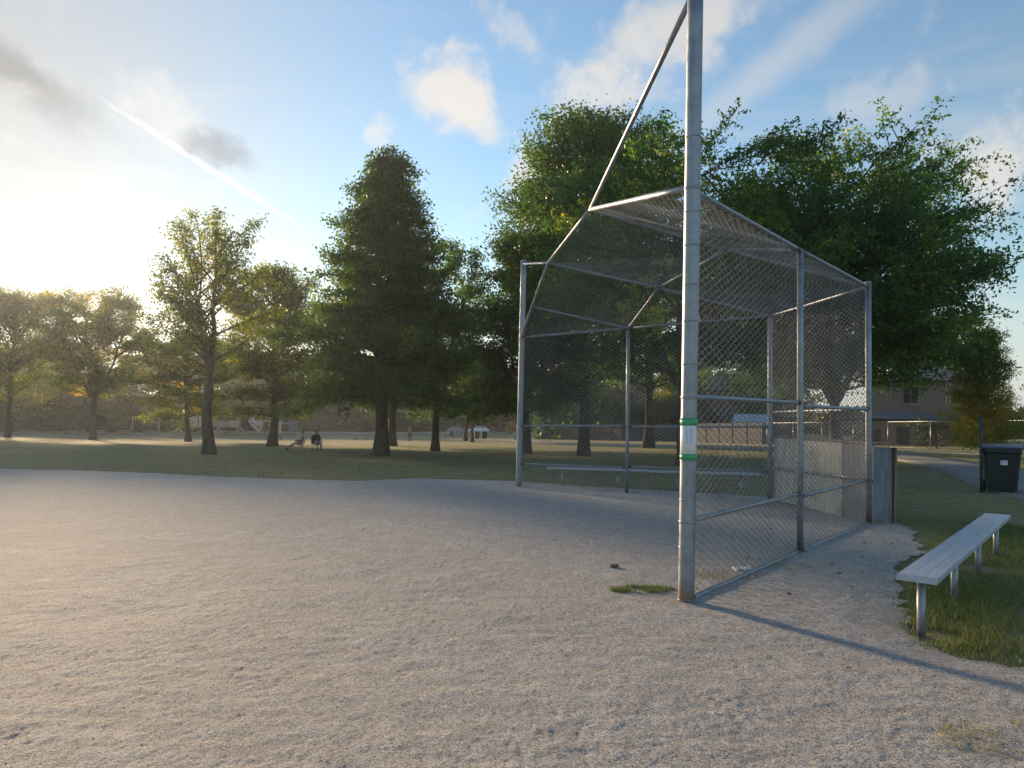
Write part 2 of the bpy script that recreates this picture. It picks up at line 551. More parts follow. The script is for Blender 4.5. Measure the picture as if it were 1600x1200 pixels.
M = dict(
    gravel=mat('gravel', m_gravel), lawn=mat('lawn', m_lawn),
    galv=mat('galvanised', m_galv(False)), pole=mat('galvanised_rusty', m_galv(True)),
    wire=plain('wire', (0.29, 0.285, 0.275), 0.55, 0.15, 0.3, 3.0),
    bracket=plain('worn_bracket', (0.12, 0.115, 0.11), 0.6, 0.5, 0.4, 30),
    alu=mat('aluminium', m_alu), bark=mat('bark', m_bark),
    asphalt=plain('asphalt', (0.24, 0.235, 0.235), 0.9, 0, 0.25, 3.0, 0.2, 0.5, True),
    concrete=plain('concrete', (0.40, 0.385, 0.36), 0.9, 0, 0.2, 2.0, 0.2, 0.3, True),
    ply=mat('plywood_light', m_board((0.60, 0.55, 0.48))), ply2=mat('plywood_grey', m_board((0.23, 0.24, 0.26))),
    plank=mat('old_plank', m_board((0.26, 0.20, 0.15))), fence=mat('fence_board', m_board((0.11, 0.105, 0.11))),
    bin=plain('bin_plastic', (0.018, 0.028, 0.027), 0.45, 0, 0.3, 5.0), binlid=plain('lid_plastic', (0.03, 0.045, 0.085), 0.35, 0, 0.2, 5.0),
    green=plain('green_paint', (0.02, 0.05, 0.035), 0.5, 0, 0.3, 5.0), tape=plain('green_tape', (0.05, 0.36, 0.15), 0.35, 0, 0.12, 20),
    paper=mat('paper', m_paper), ink=plain('ink', (0.28, 0.28, 0.33), 0.7, 0, 0.3, 60),
    brick=mat('brick_tan', m_brick((0.30, 0.205, 0.135), (0.25, 0.165, 0.105))), brick2=mat('brick_red', m_brick((0.26, 0.13, 0.09), (0.21, 0.10, 0.075))),
    shingle=mat('shingle_grey', m_shingle((0.16, 0.155, 0.16))), shingle2=mat('shingle_dark', m_shingle((0.10, 0.10, 0.115))),
    trim=plain('white_trim', (0.72, 0.72, 0.72), 0.5, 0, 0.1), dark=plain('dark_trim', (0.035, 0.033, 0.032), 0.5, 0, 0.2),
    glass=mat('glass', m_glass), white=plain('white_paint', (0.75, 0.75, 0.76), 0.35, 0, 0.08), carblk=plain('black_paint', (0.015, 0.016, 0.02), 0.2, 0, 0.1),
    cargrey=plain('grey_paint', (0.28, 0.29, 0.31), 0.25, 0.5, 0.08), rubber=plain('rubber', (0.02, 0.02, 0.02), 0.8), red=plain('red_plastic', (0.42, 0.06, 0.05), 0.45, 0, 0.15),
    tan=plain('tan_plastic', (0.46, 0.37, 0.28), 0.5, 0, 0.15), brown=plain('brown_plastic', (0.34, 0.15, 0.10), 0.45, 0, 0.2),
    blue=plain('blue_fabric', (0.05, 0.085, 0.14), 0.6, 0, 0.2), mottle=mat('mottled_panel', m_mottle), wood=mat('table_wood', m_board((0.40, 0.37, 0.34))),
    skin=plain('skin', (0.45, 0.27, 0.19), 0.55, 0, 0.1), jean=plain('denim', (0.07, 0.09, 0.14), 0.8), grey_cloth=plain('grey_cloth', (0.22, 0.23, 0.25), 0.85),
    navy=plain('navy_cloth', (0.025, 0.03, 0.07), 0.85), pink=plain('faded_pink_cloth', (0.36, 0.25, 0.25), 0.85), black=plain('black_cloth', (0.02, 0.02, 0.022), 0.85), hair=plain('hair', (0.03, 0.02, 0.015), 0.7),
    clod=plain('dry_clod', (0.13, 0.085, 0.05), 0.95, 0, 0.4, 20), drytint=mat('dry_leaf', m_leaf([(0, (0.10, 0.055, 0.025)), (0.5, (0.26, 0.17, 0.07)), (1, (0.42, 0.34, 0.2))], (1.0, 0.8, 0.5), 0.2)),
    grass=mat('grass_blade', m_leaf([(0, (0.09, 0.14, 0.035)), (0.5, (0.16, 0.195, 0.06)), (0.75, (0.27, 0.23, 0.11)), (1, (0.42, 0.33, 0.19))], (1.3, 1.4, 0.6), 0.35)),
    linden=mat('leaf_linden', m_leaf([(0, (0.036, 0.073, 0.024)), (0.7, (0.072, 0.136, 0.038)), (0.93, (0.120, 0.192, 0.045)), (1, (0.311, 0.266, 0.045))], (2.0, 2.2, 0.7), 0.42)),
    locust=mat('leaf_locust', m_leaf([(0, (0.036, 0.081, 0.024)), (0.65, (0.066, 0.136, 0.037)), (0.88, (0.144, 0.229, 0.045)), (1, (0.407, 0.368, 0.061))], (2.0, 2.2, 0.7), 0.45)),
    maple=mat('leaf_maple', m_leaf([(0, (0.046, 0.062, 0.026)), (0.6, (0.098, 0.122, 0.038)), (0.9, (0.221, 0.213, 0.051)), (1, (0.442, 0.250, 0.058))], (2.3, 2.4, 0.6), 0.58)),
    larch=mat('leaf_young', m_leaf([(0, (0.11, 0.15, 0.04)), (0.6, (0.21, 0.22, 0.055)), (1, (0.40, 0.29, 0.08))], (2.0, 1.9, 0.7), 0.45)),
    pine=mat('leaf_spruce', m_leaf([(0, (0.018, 0.034, 0.016)), (1, (0.05, 0.08, 0.028))], (1.6, 1.8, 0.8), 0.3)),
    gold=mat('leaf_gold', m_leaf([(0, (0.30, 0.20, 0.03)), (1, (0.55, 0.38, 0.06))], (1.6, 1.4, 0.6), 0.4)),
)
# ------------------------------------------------------------------ ground
GX = np.concatenate([np.linspace(-900, -120, 14)[:-1], np.linspace(-120, -30, 31)[:-1], np.linspace(-30, 40, 71)[:-1], np.linspace(40, 120, 28)[:-1], np.linspace(120, 900, 14)])
GY = np.concatenate([np.linspace(-900, -20, 12)[:-1], np.linspace(-20, 60, 81)[:-1], np.linspace(60, 180, 61)[:-1], np.linspace(180, 1400, 16)])


def grid(xs, ys, zf):
    X, Y = np.meshgrid(xs, ys)
    V = np.stack([X, Y, zf(X, Y)], -1).reshape(-1, 3)
    nx = len(xs)
    i = np.arange(len(ys) - 1)[:, None] * nx
    j = np.arange(nx - 1)[None]
    F = np.stack([i + j, i + j + 1, i + nx + j + 1, i + nx + j], -1).reshape(-1, 4)
    return V, F


V, F = grid(GX, GY, gz)
tag(link('lawn', np_mesh('lawn', V, F, smooth=True), M['lawn']), 'broad park lawn of short worn grass under the trees', 'lawn', kind='structure')

POLY = np.array([(-70, -40), (-70, 33), (-45, 31.5), (-30, 29.5), (-18, 26.8), (-12.5, 24.8), (-7.3, 21.7), (-4.1, 20.6), (-2.7, 21.5), (0, 20.4), (1.2, 19.2), (2.6, 18.0),
                 (4, 17.0), (5.7, 15.6), (6.0, 13), (6.0, 11.9), (5.75, 10.9), (5.3, 9.7), (4.2, 8.2), (3.28, 6.5), (2.88, 5.7), (2.84, 5.35), (2.95, 5.05), (3.35, 4.82), (4.6, 4.6), (9, 3.5), (12, -40)])


def sdf(x, y):
    """signed distance to the gravel outline, positive inside"""
    x = np.asarray(x, float)
    y = np.asarray(y, float)
    d = np.full(x.shape, 1e9)
    inside = np.zeros(x.shape, bool)
    n = len(POLY)
    for k in range(n):
        a, b = POLY[k], POLY[(k + 1) % n]
        e = b - a
        t = np.clip(((x - a[0]) * e[0] + (y - a[1]) * e[1]) / (e @ e), 0, 1)
        d = np.minimum(d, np.hypot(x - a[0] - t * e[0], y - a[1] - t * e[1]))
        c = (a[1] > y) != (b[1] > y)
        with np.errstate(divide='ignore', invalid='ignore'):
            xi = (b[0] - a[0]) * (y - a[1]) / (b[1] - a[1] if b[1] != a[1] else 1e-9) + a[0]
        inside ^= c & (x < xi)
    return np.where(inside, d, -d) + (fbm(x * 1.1, y * 1.1, 3, 5) - 0.5) * 0.42 + (fbm(x * 6, y * 6, 2, 6) - 0.5) * 0.16


def gravel_z(X, Y):
    n = (fbm(X * 1.3, Y * 1.6, 3, 11) - 0.5) * 0.022 + (fbm(X * 6 + 3 * fbm(X, Y, 2, 3), Y * 11, 3, 21) - 0.5) * 0.011
    loose = np.clip((fbm(X * 1.9, Y * 2.6, 3, 51) - 0.38) * 4, 0.6, 1)
    n += loose * ((vnoise(X * 24, Y * 28, 31) - 0.5) * 0.006 + (vnoise(X * 47, Y * 47, 33) - 0.5) * 0.006)
    fade = np.clip((sdf(X, Y) + 0.1) / 0.5, 0, 1)
    return gz(X, Y) + 0.006 + fade * (0.026 + n)


def steps(a, b, h0, h1):
    o = [a]
    while o[-1] < b:
        t = (o[-1] - a) / (b - a)
        o.append(o[-1] + h0 + (h1 - h0) * t)
    return np.array(o)


gx = np.concatenate([-steps(3.4, 70, 0.02, 2.8)[::-1], np.arange(-3.385, 4.3, 0.0165), steps(4.3, 13, 0.02, 0.35)])
gy = np.concatenate([np.linspace(-40, 1.9, 12), steps(2.0, 8.0, 0.012, 0.055), steps(8.06, 34, 0.058, 0.4)])
V, F = grid(gx, gy, gravel_z)
cx = V[F].mean(1)
keep = sdf(cx[:, 0], cx[:, 1]) > 0
F = F[keep]
us = np.unique(F)
mp = np.full(len(V), -1)
mp[us] = np.arange(len(us))
tag(link('gravel_infield', np_mesh('gravel_infield', V[us], mp[F], smooth=True), M['gravel']), 'pale scuffed gravel infield of the ball diamond', 'gravel', kind='structure')
rng = np.random.default_rng(7)


def crumbs():
    n = 8000
    y = 2.0 + 6.5 * rng.random(n) ** 1.7
    x = (rng.random(n) - 0.5) * 2 * (0.9 * y + 0.3)
    k = (sdf(x, y) > 0.02) & (fbm(x * 3, y * 3, 3, 77) > 0.40)
    x, y = x[k], y[k]
    n = len(x)
    s = 0.0012 + 0.0024 * rng.random(n) ** 3 + 0.0002 * y
    base = np.array([(1, 0, 0), (0, 1, 0), (-1, 0, 0), (0, -1, 0), (0, 0, 0.8), (0, 0, -0.8)], float)
    f = np.array([(0, 1, 4), (1, 2, 4), (2, 3, 4), (3, 0, 4), (1, 0, 5), (2, 1, 5), (3, 2, 5), (0, 3, 5)])
    V = base[None] * (s[:, None, None] * (0.7 + 0.6 * rng.random((n, 6, 3))))
    a = rng.random(n) * 6.28
    c, q = np.cos(a)[:, None], np.sin(a)[:, None]
    V = np.stack([V[..., 0] * c - V[..., 1] * q, V[..., 0] * q + V[..., 1] * c, V[..., 2]], -1)
    V += np.stack([x, y, gravel_z(x, y) + s * 0.25], -1)[:, None]
    F = (f[None] + (np.arange(n) * 6)[:, None, None]).reshape(-1, 3)
    return np_mesh('gravel_crumbs', V.reshape(-1, 3), F)


tag(link('gravel_crumbs', crumbs(), M['gravel']), 'loose pale stone crumbs scattered over the gravel infield', 'gravel', kind='stuff')


def strip(name, pts, w, dz, m, label):
    """a paved strip along a curve"""
    pts = np.array(pts, float)
    t = np.arange(len(pts))
    tt = np.linspace(0, len(pts) - 1, 12 * len(pts))
    # Catmull-Rom
    def cr(t):
        i = np.clip(np.floor(t).astype(int), 0, len(pts) - 2)
        u = (t - i)[:, None]
        p0, p1, p2, p3 = pts[np.maximum(i - 1, 0)], pts[i], pts[i + 1], pts[np.minimum(i + 2, len(pts) - 1)]
        return 0.5 * (2 * p1 + (p2 - p0) * u + (2 * p0 - 5 * p1 + 4 * p2 - p3) * u ** 2 + (3 * p1 - p0 - 3 * p2 + p3) * u ** 3)
    C = cr(tt)
    T = np.gradient(C, axis=0)
    T /= np.linalg.norm(T, axis=1)[:, None]
    Nn = np.stack([-T[:, 1], T[:, 0]], -1)
    rows = []
    for s in np.linspace(-1, 1, 5):
        P = C + Nn * (s * w / 2)
        rows.append(np.column_stack([P, gz(P[:, 0], P[:, 1]) + dz]))
    lo = rows[0].copy(); lo[:, 2] -= 0.06
    hi = rows[-1].copy(); hi[:, 2] -= 0.06
    rows = [lo] + rows + [hi]
    V = np.stack(rows, 1).reshape(-1, 3)
    k = len(rows)
    i = np.arange(len(C) - 1)[:, None] * k
    j = np.arange(k - 1)[None]
    F = np.stack([i + j, i + k + j, i + k + j + 1, i + j + 1], -1).reshape(-1, 4)
    return tag(link(name, np_mesh(name, V, F), m), label, name.replace('_', ' ').split()[-1], kind='structure')


strip('asphalt_path', [(9.5, 8), (12.2, 17), (15.2, 24.6), (18.6, 36.5), (17.6, 46), (13, 54.5), (8.2, 60.5), (3.5, 74), (0, 88), (-14.6, 108.5), (-42, 121), (-85, 128)], 2.6, 0.02, M['asphalt'], 'grey asphalt path curving past the fence and under the trees')
strip('concrete_edging', [(24.9, 30), (23.9, 38.4), (22.9, 46.3), (20.5, 57), (16, 70)], 0.7, 0.03, M['concrete'], 'pale concrete edging strip along the back yard fence')
strip('parking_road', [(-70, 171), (-20, 166), (10, 160), (45, 150)], 9.0, 0.03, M['concrete'], 'pale parking road where cars stand beyond the trees')


# ------------------------------------------------------------------ backstop
GR = 0.02
PB = [(1.54, 6.61), (3.47, 9.07), (5.47, 11.56), (5.07, 14.80), (2.56, 16.65), (0.20, 18.38)]
P3 = [np.array([x, y, g(x, y)]) for x, y in PB]
ctr = np.mean(P3, axis=0)
bs = empty('backstop', (3.0, 12.5, g(3.0, 12.5)))
tag(bs, 'tall galvanised chain link baseball backstop with faceted overhanging hood', 'backstop')
bs_off = np.array(bs.location)
HT = 3.66


def L(p):
    return np.asarray(p, float) - bs_off


def zup(p, h):
    return np.array([p[0], p[1], p[2] + h])


lean = {0: np.array([0.05, 0.0, 0]), 5: np.array([0.04, 0.0, 0])}
for k in (0, 5):
    pl = P3[k]
    o = tube('pole', [(0, 0, -0.15), (0, 0, 0.02)] + [tuple(lean[k] * t + np.array([0, 0, 5.55 * t])) for t in np.linspace(0.02, 1, 12)], 0.069, M['pole'], bs, 28)
    o.location = L(pl)
    bm = bmesh.new()
    bmesh.ops.create_uvsphere(bm, u_segments=20, v_segments=8, radius=0.073, matrix=Matrix.Translation((lean[k][0], 0, 5.54)) @ Matrix.Diagonal((1, 1, 0.5, 1)))
    bm_obj('cap', bm, M['galv'], o, True)
    hs = (0.05, 0.50, 0.72, 0.91, 1.25, 1.62, 1.80, 2.09, 2.47, 2.79, 3.14, 3.44, 3.65, 4.11) if k == 0 else (0.4, 0.66, 1.0, 1.54, 2.0, 2.5, 3.05, 3.62)
    for h in hs:
        wide = h in (0.72, 1.80, 3.65, 1.54, 3.62, 0.66)
        x = lean[k][0] * h / 5.55
        band = tube('band', [(x, 0, h - (0.011 if wide else 0.0045)), (x, 0, h + (0.011 if wide else 0.0045))], 0.0735, M['galv'], o, 24)
for k in (1, 2, 3, 4):
    hgt = HT + (0.06 if k in (2,) else 0.0)
    r = 0.045 if k in (2, 3) else 0.037
    o = tube('post', [(0, 0, -0.15), (0, 0, 1.2), (0, 0, 2.4), (0, 0, hgt)], r, M['pole'], bs, 20)
    o.location = L(P3[k])
    for h in (0.5, 0.72, 1.2, 1.80, 2.4, 3.0, 3.5):
        tube('band', [(0, 0, h - 0.004), (0, 0, h + 0.004)], r + 0.004, M['galv'], o, 16)
    if k == 2:
        bm = bmesh.new()
        bmesh.ops.create_uvsphere(bm, u_segments=16, v_segments=8, radius=r + 0.005, matrix=Matrix.Translation((0, 0, hgt)) @ Matrix.Diagonal((1, 1, 0.5, 1)))
        bm_obj('cap', bm, M['galv'], o, True)


def pipe(name, a, b, r, sag=0.0, m='galv'):
    a, b = L(a), L(b)
    P = [a + (b - a) * t - np.array([0, 0, sag * 4 * t * (1 - t)]) for t in np.linspace(0, 1, 5)]
    return tube(name, P, r, M[m], bs, 12)


def unit(v):
    return v / np.linalg.norm(v)


RH = {(0, 1): (0.04, 0.72, 1.81, 3.66), (1, 2): (0.04, 0.69, 1.77, 3.66), (2, 3): (0.69, 1.77, 3.66), (3, 4): (0.60, 1.48, 3.66), (4, 5): (0.58, 1.50, 3.66)}
for (a, b), hs in RH.items():
    for h in hs:
        pipe('rail', zup(P3[a], h), zup(P3[b], h), 0.024 if h > 0.1 else 0.026)


for (a, b), hs in RH.items():
    for h in hs:
        for q, w in ((a, b), (b, a)):
            d_ = unit(P3[w] - P3[q])
            r_ = 0.071 if q in (0, 5) else 0.040
            p_ = zup(P3[q], h) - bs_off + d_ * r_
            tube('brace_band', [p_, p_ + d_ * 0.075], 0.030, M['bracket'], bs, 10)


def on(a, b, t, h):
    p = P3[a] + (P3[b] - P3[a]) * t
    return np.array([p[0], p[1], g(p[0], p[1]) + h])


A3, A2, A1, A0 = zup(P3[0], HT), on(0, 5, 0.345, 4.62), on(0, 5, 0.66, 4.64), zup(P3[5], HT)
M2, M1 = A3 + (A2 - A3) * 0.47, A0 + (A1 - A0) * 0.47
B3, B2, B1, B0 = zup(P3[1], HT), on(1, 4, 0.29, 4.17), on(1, 4, 0.72, 4.18), zup(P3[4], HT)
C3, C0 = zup(P3[2], HT), zup(P3[3], HT)
for a, b in ((A3, A2), (A2, A1), (A1, A0)):
    pipe('arch_pipe', a, b, 0.031)
for a, b in ((B3, B2), (B2, B1), (B1, B0)):
    pipe('arch_pipe', a, b, 0.027)
for a, b in ((A2, B2), (A1, B1), (M2, B3), (M1, B0), (B2, C3), (B1, C0)):
    pipe('purlin', a, b, 0.024)
pipe('tie_pipe', zup(P3[0], 5.47) + lean[0], A2, 0.028)
pipe('tie_pipe', zup(P3[5], 5.47) + lean[5], A1, 0.028)

DG = 0.075


def zigzag(a, ux, vy, wu, wv, rad, clip=None, seed=0):
    """woven wires as 3-sided prisms on the plane a + u*ux + v*vy, u in 0..wu, v in 0..wv"""
    nz = np.cross(ux, vy)
    nz /= np.linalg.norm(nz)
    nu, nv = int(wu / DG) + 1, int(wv / (DG / 2)) + 1
    U = np.arange(nu)[:, None] * DG
    Vv = np.arange(nv + 1)[None] * (DG / 2)
    ph = (np.arange(nv + 1)[None] + np.arange(nu)[:, None]) % 2
    uu = U + ph * DG * 1.06
    vv = np.broadcast_to(Vv, uu.shape)
    rg = np.random.default_rng(seed)
    dd = np.where(ph == 0, 0.003, -0.003)
    bulge = 0.035 * (fbm(uu * 1.3 + seed, vv * 1.3, 2, seed) - 0.5)
    p0 = np.stack([uu[:, :-1], vv[:, :-1], (dd + bulge)[:, :-1]], -1).reshape(-1, 3)
    p1 = np.stack([uu[:, 1:], vv[:, 1:], (dd + bulge)[:, 1:]], -1).reshape(-1, 3)
    mid = (p0 + p1) / 2
    k = (mid[:, 0] < wu) & (mid[:, 1] < wv)
    if clip is not None:
        k &= clip(mid[:, 0], mid[:, 1])
    p0, p1 = p0[k], p1[k]
    B = np.stack([ux, vy, nz])
    q0, q1 = a + p0 @ B, a + p1 @ B
    t = q1 - q0
    t /= np.linalg.norm(t, axis=1)[:, None]
    s1 = np.cross(t, nz)
    s1 /= np.linalg.norm(s1, axis=1)[:, None]
    s2 = np.cross(t, s1)
    ring = [s1 * math.cos(x) + s2 * math.sin(x) for x in (0.5, 0.5 + 2.094, 0.5 + 4.189)]
    V = np.stack([q0 + rad * r for r in ring] + [q1 + rad * r for r in ring], 1)
    n = len(V)
    f = np.array([(0, 1, 4, 3), (1, 2, 5, 4), (2, 0, 3, 5)])
    F = (f[None] + (np.arange(n) * 6)[:, None, None]).reshape(-1, 4)
    return V.reshape(-1, 3), F


def unit(v):
    return v / np.linalg.norm(v)


def mesh_part(VF, parent, off):
    Vs, Fs, n = [], [], 0
    for v, f in VF:
        Vs.append(v - off)
        Fs.append(f + n)
        n += len(v)
    o = link('chain_link_mesh', np_mesh('chain_link_mesh', np.concatenate(Vs), np.concatenate(Fs)), M['wire'], parent)
    o['kind'] = 'stuff'
    return o


def wall_mesh(a, b, h, seed, parent=bs, off=None, rad=0.0031, low=0.01):
    e = b - a
    ux = unit(e)
    return mesh_part([zigzag(zup(a, low), ux, np.array([0, 0, 1.0]), np.linalg.norm(e), h, rad, None, seed)], parent, bs_off if off is None else off)


for i, (a, b) in enumerate(((0, 1), (1, 2), (2, 3), (3, 4), (4, 5))):
    inset = 0.03
    e = unit(P3[b] - P3[a])
    nrm = np.array([-e[1], e[0], 0]) * 0.035          # fabric tied to the inner side of the frame
    wall_mesh(P3[a] + nrm, P3[b] + nrm, HT - 0.01, 10 + i)


def tri_mesh(a, b, c, seed):
    ux = unit(b - a)
    nz = unit(np.cross(ux, c - a))
    vy = np.cross(nz, ux)
    cu, cv = (c - a) @ ux, (c - a) @ vy
    w = np.linalg.norm(b - a)
    u0 = min(0.0, cu)
    def clip(u, v):
        u = u + u0
        l = cu * v / cv
        r = w + (cu - w) * v / cv
        return (u >= l) & (u <= r)
    return zigzag(a + ux * u0 + nz * 0.03, ux, vy, max(w, cu) - u0, cv, 0.0031, clip, seed)


hood = [(A3, A2, B3), (A2, B2, B3), (A2, A1, B2), (A1, B1, B2), (A1, A0, B1), (A0, B0, B1), (B3, B2, C3), (B2, B1, C3), (B1, C0, C3), (B1, B0, C0)]
for grp in ((0, 1), (2, 3), (4, 5), (6,), (7, 8), (9,)):
    mesh_part([tri_mesh(*hood[q], 40 + q) for q in grp], bs, bs_off)

# boards behind the plate, on the outer side of the back panel
e = unit(P3[3] - P3[2])
out = np.array([e[1], -e[0], 0])
bw_ = empty('backboard', tuple(P3[2]), math.atan2(e[1], e[0]))
tag(bw_, 'waist high weathered plywood backboard wall behind the back of the backstop', 'backboard')
# local x along the panel from the corner post to the far post, local y towards the inside
LB = float(np.linalg.norm(P3[3] - P3[2]))
box('sheet', (0.86 + (LB - 0.86) / 2 - 0.02, -0.085, 0.62), (LB - 0.90, 0.022, 1.2), M['ply'], bw_)
box('sheet', (0.42, -0.088, 0.62), (0.84, 0.022, 1.18), M['ply2'], bw_)
box('end_panel', (0.07, -0.245, 0.60), (0.024, 0.28, 1.16), M['ply2'], bw_)
box('back_sheet', (LB / 2, -0.40, 0.60), (LB - 0.1, 0.022, 1.14), M['ply2'], bw_)
box('cap_board', (LB / 2, -0.24, 1.245), (LB + 0.06, 0.40, 0.024), M['plank'], bw_)
box('plank', (0.10, -0.455, 0.60), (0.15, 0.028, 1.16), M['plank'], bw_, 0.1, 0.03)
for k in range(6):
    box('stud', (0.25 + k * (LB - 0.4) / 5, -0.24, 0.6), (0.045, 0.26, 1.12), M['plank'], bw_)

# ------------------------------------------------------------------ taped notice on the near pole
px0 = P3[0]
nb = empty('notice', (px0[0] + 0.05 * 1.45 / 5.55, px0[1], px0[2] + 1.27))
tag(nb, 'white paper notice held on the tall pole by green tape', 'notice')


def wrap(name, r, z0, z1, a0, a1, m, n=24, thick=0.0012):
    th = np.linspace(R(a0), R(a1), n)
    V = []
    for rr in (r, r + thick):
        for z in (z0, z1):
            V.append(np.stack([np.sin(th) * rr, -np.cos(th) * rr, np.full(n, z)], -1))
    V = np.stack(V, 1).reshape(-1, 3)
    F = []
    for i in range(n - 1):
        p, q = i * 4, i * 4 + 4
        F += [(p + 2, q + 2, q + 3, p + 3), (p, p + 1, q + 1, q), (p + 1, p + 3, q + 3, q + 1), (p, q, q + 2, p + 2)]
    F += [(0, 2, 3, 1), (n * 4 - 4, n * 4 - 3, n * 4 - 1, n * 4 - 2)]
    return link(name, np_mesh(name, V, np.array(F)), m, nb)


wrap('paper', 0.0705, 0.0, 0.33, -100, 58, M['paper'])
wrap('tape', 0.0735, 0.285, 0.345, -130, 95, M['tape'])
wrap('tape', 0.0735, -0.012, 0.038, -130, 95, M['tape'])
for q, (a, z0, z1) in enumerate(((-34, 0.12, 0.27), (-27, 0.13, 0.255), (-20, 0.115, 0.25), (-8, 0.14, 0.262), (-2, 0.118, 0.262), (6, 0.15, 0.26), (14, 0.16, 0.262), (24, 0.14, 0.26))):
    zz = z0
    rr = random.Random(q)
    while zz < z1 - 0.006:
        l = rr.uniform(0.006, 0.02)
        wrap('print_mark', 0.0719, zz, min(zz + l, z1), a, a + 2.6, M['ink'], 3, 0.0003)
        zz += l + rr.uniform(0.003, 0.007)

# ------------------------------------------------------------------ player benches


def bench(p0, p1, nlegs, label, w=0.26, seat=0.47, two=False, over=0.16):
    p0, p1 = np.array(p0), np.array(p1)
    e = unit(p1 - p0)
    Ln = float(np.linalg.norm(p1 - p0))
    az = math.atan2(e[1], e[0])
    z0, z1 = g(*p0), g(*p1)
    t = empty('players_bench', (p0[0], p0[1], z0), az)
    tag(t, label, 'bench', 'aluminium player benches beside the backstop')
    sl = (z1 - z0) / Ln
    segs = [(-over, Ln + over)] if not two else [(-over, Ln / 2 - 0.01), (Ln / 2 + 0.01, Ln + over)]
    for a, b in segs:
        bm = bmesh.new()
        # ribbed extrusion profile
        prof = []
        nrib = 3
        for r_ in range(nrib):
            y0 = -w / 2 + r_ * w / nrib
            y1 = y0 + w / nrib
            prof += [(y0 + 0.004, 0.0), (y1 - 0.004, 0.0), (y1 - 0.002, -0.004), (y1 + 0.002, -0.004)]
        prof = prof[:-2] + [(w / 2, -0.005), (w / 2, -0.045), (w / 2 - 0.02, -0.045), (-w / 2 + 0.02, -0.045), (-w / 2, -0.045), (-w / 2, -0.005)]
        dz = 0.012 if two and a > 0 else 0.0
        va = [bm.verts.new((a, y, seat - dz + z + sl * a)) for y, z in prof]
        vb = [bm.verts.new((b, y, seat - dz + z + sl * b)) for y, z in prof]
        for i in range(len(prof)):
            j = (i + 1) % len(prof)
            bm.faces.new((va[i], va[j], vb[j], vb[i]))
        bm.faces.new(va)
        bm.faces.new(vb[::-1])
        bmesh.ops.recalc_face_normals(bm, faces=bm.faces)
        pk = bm_obj('seat_plank', bm, M['alu'], t)
        for x in (a, b):
            box('end_cap', (x, 0, seat - dz - 0.022 + sl * x), (0.006, w + 0.004, 0.048), M['alu'], pk)
    for k in range(nlegs):
        x = Ln * k / (nlegs - 1)
        zl = g(p0[0] + e[0] * x, p0[1] + e[1] * x) - z0
        lg = tube('leg', [(x - 0.012, 0, zl - 0.12), (x, 0, seat - 0.045 + sl * x)], 0.030, M['galv'], t, 16)
        box('bracket', (x, 0, seat - 0.049 + sl * x), (0.06, w * 0.8, 0.008), M['galv'], lg)
    return t


bench((3.05, 5.63), (5.74, 8.96), 4, 'aluminium player bench on steel legs with grass growing under it')
bench((1.30, 18.75), (5.10, 16.75), 4, 'white aluminium player bench behind the far wing of the backstop', two=True, over=0.4)

# ------------------------------------------------------------------ waste carts


def wheelie_bin(name, loc, rz, label, cat='bin', group=None):
    t = empty(name, loc, rz)
    tag(t, label, cat, group)
    bm = bmesh.new()
    rings = []
    for z, wx, wy in ((0.06, 0.27, 0.29), (0.30, 0.30, 0.33), (0.86, 0.35, 0.39), (0.90, 0.37, 0.42), (0.97, 0.37, 0.42)):
        rings.append([bm.verts.new((x * wx, y * wy, z)) for x, y in ((-1, -0.85), (-0.85, -1), (0.85, -1), (1, -0.85), (1, 0.85), (0.85, 1), (-0.85, 1), (-1, 0.85))])
    for a, b in zip(rings, rings[1:]):
        for i in range(8):
            j = (i + 1) % 8
            bm.faces.new((a[i], a[j], b[j], b[i]))
    bm.faces.new(rings[0][::-1])
    bm.faces.new(rings[-1])
    body = bm_obj('body', bm, M['bin'], t)
    bm = bmesh.new()
    n = 9
    lo, hi = [], []
    for i in range(n):
        u = i / (n - 1)
        y = -0.46 + 0.92 * u
        z = 0.985 + 0.075 * math.sin(math.pi * min(1, u * 0.9 + 0.1)) + 0.03 * u
        lo.append([bm.verts.new((x, y, z - 0.035)) for x in (-0.39, 0.39)])
        hi.append([bm.verts.new((x * (1 - 0.06 * 0), y, z)) for x in (-0.39, -0.3, 0.3, 0.39)])
    for i in range(n - 1):
        for q in range(3):
            bm.faces.new((hi[i][q], hi[i][q + 1], hi[i + 1][q + 1], hi[i + 1][q]))
        bm.faces.new((lo[i][1], lo[i][0], lo[i + 1][0], lo[i + 1][1]))
        bm.faces.new((lo[i][0], hi[i][0], hi[i + 1][0], lo[i + 1][0]))
        bm.faces.new((hi[i][3], lo[i][1], lo[i + 1][1], hi[i + 1][3]))
    bm.faces.new((lo[0][0], lo[0][1], hi[0][3], hi[0][2], hi[0][1], hi[0][0]))
    bm.faces.new((lo[-1][1], lo[-1][0], hi[-1][0], hi[-1][1], hi[-1][2], hi[-1][3]))
    bmesh.ops.recalc_face_normals(bm, faces=bm.faces)
    bm_obj('lid', bm, M['binlid'], t)
    tube('handle', [(-0.30, 0.44, 0.90), (-0.30, 0.50, 0.92), (0.30, 0.50, 0.92), (0.30, 0.44, 0.90)], 0.016, M['bin'], t, 8)
    for s in (-1, 1):
        w = tube('wheel', [(s * 0.27, 0.27, 0.13), (s * 0.33, 0.27, 0.13)], 0.13, M['rubber'], t, 20)
    return t, body


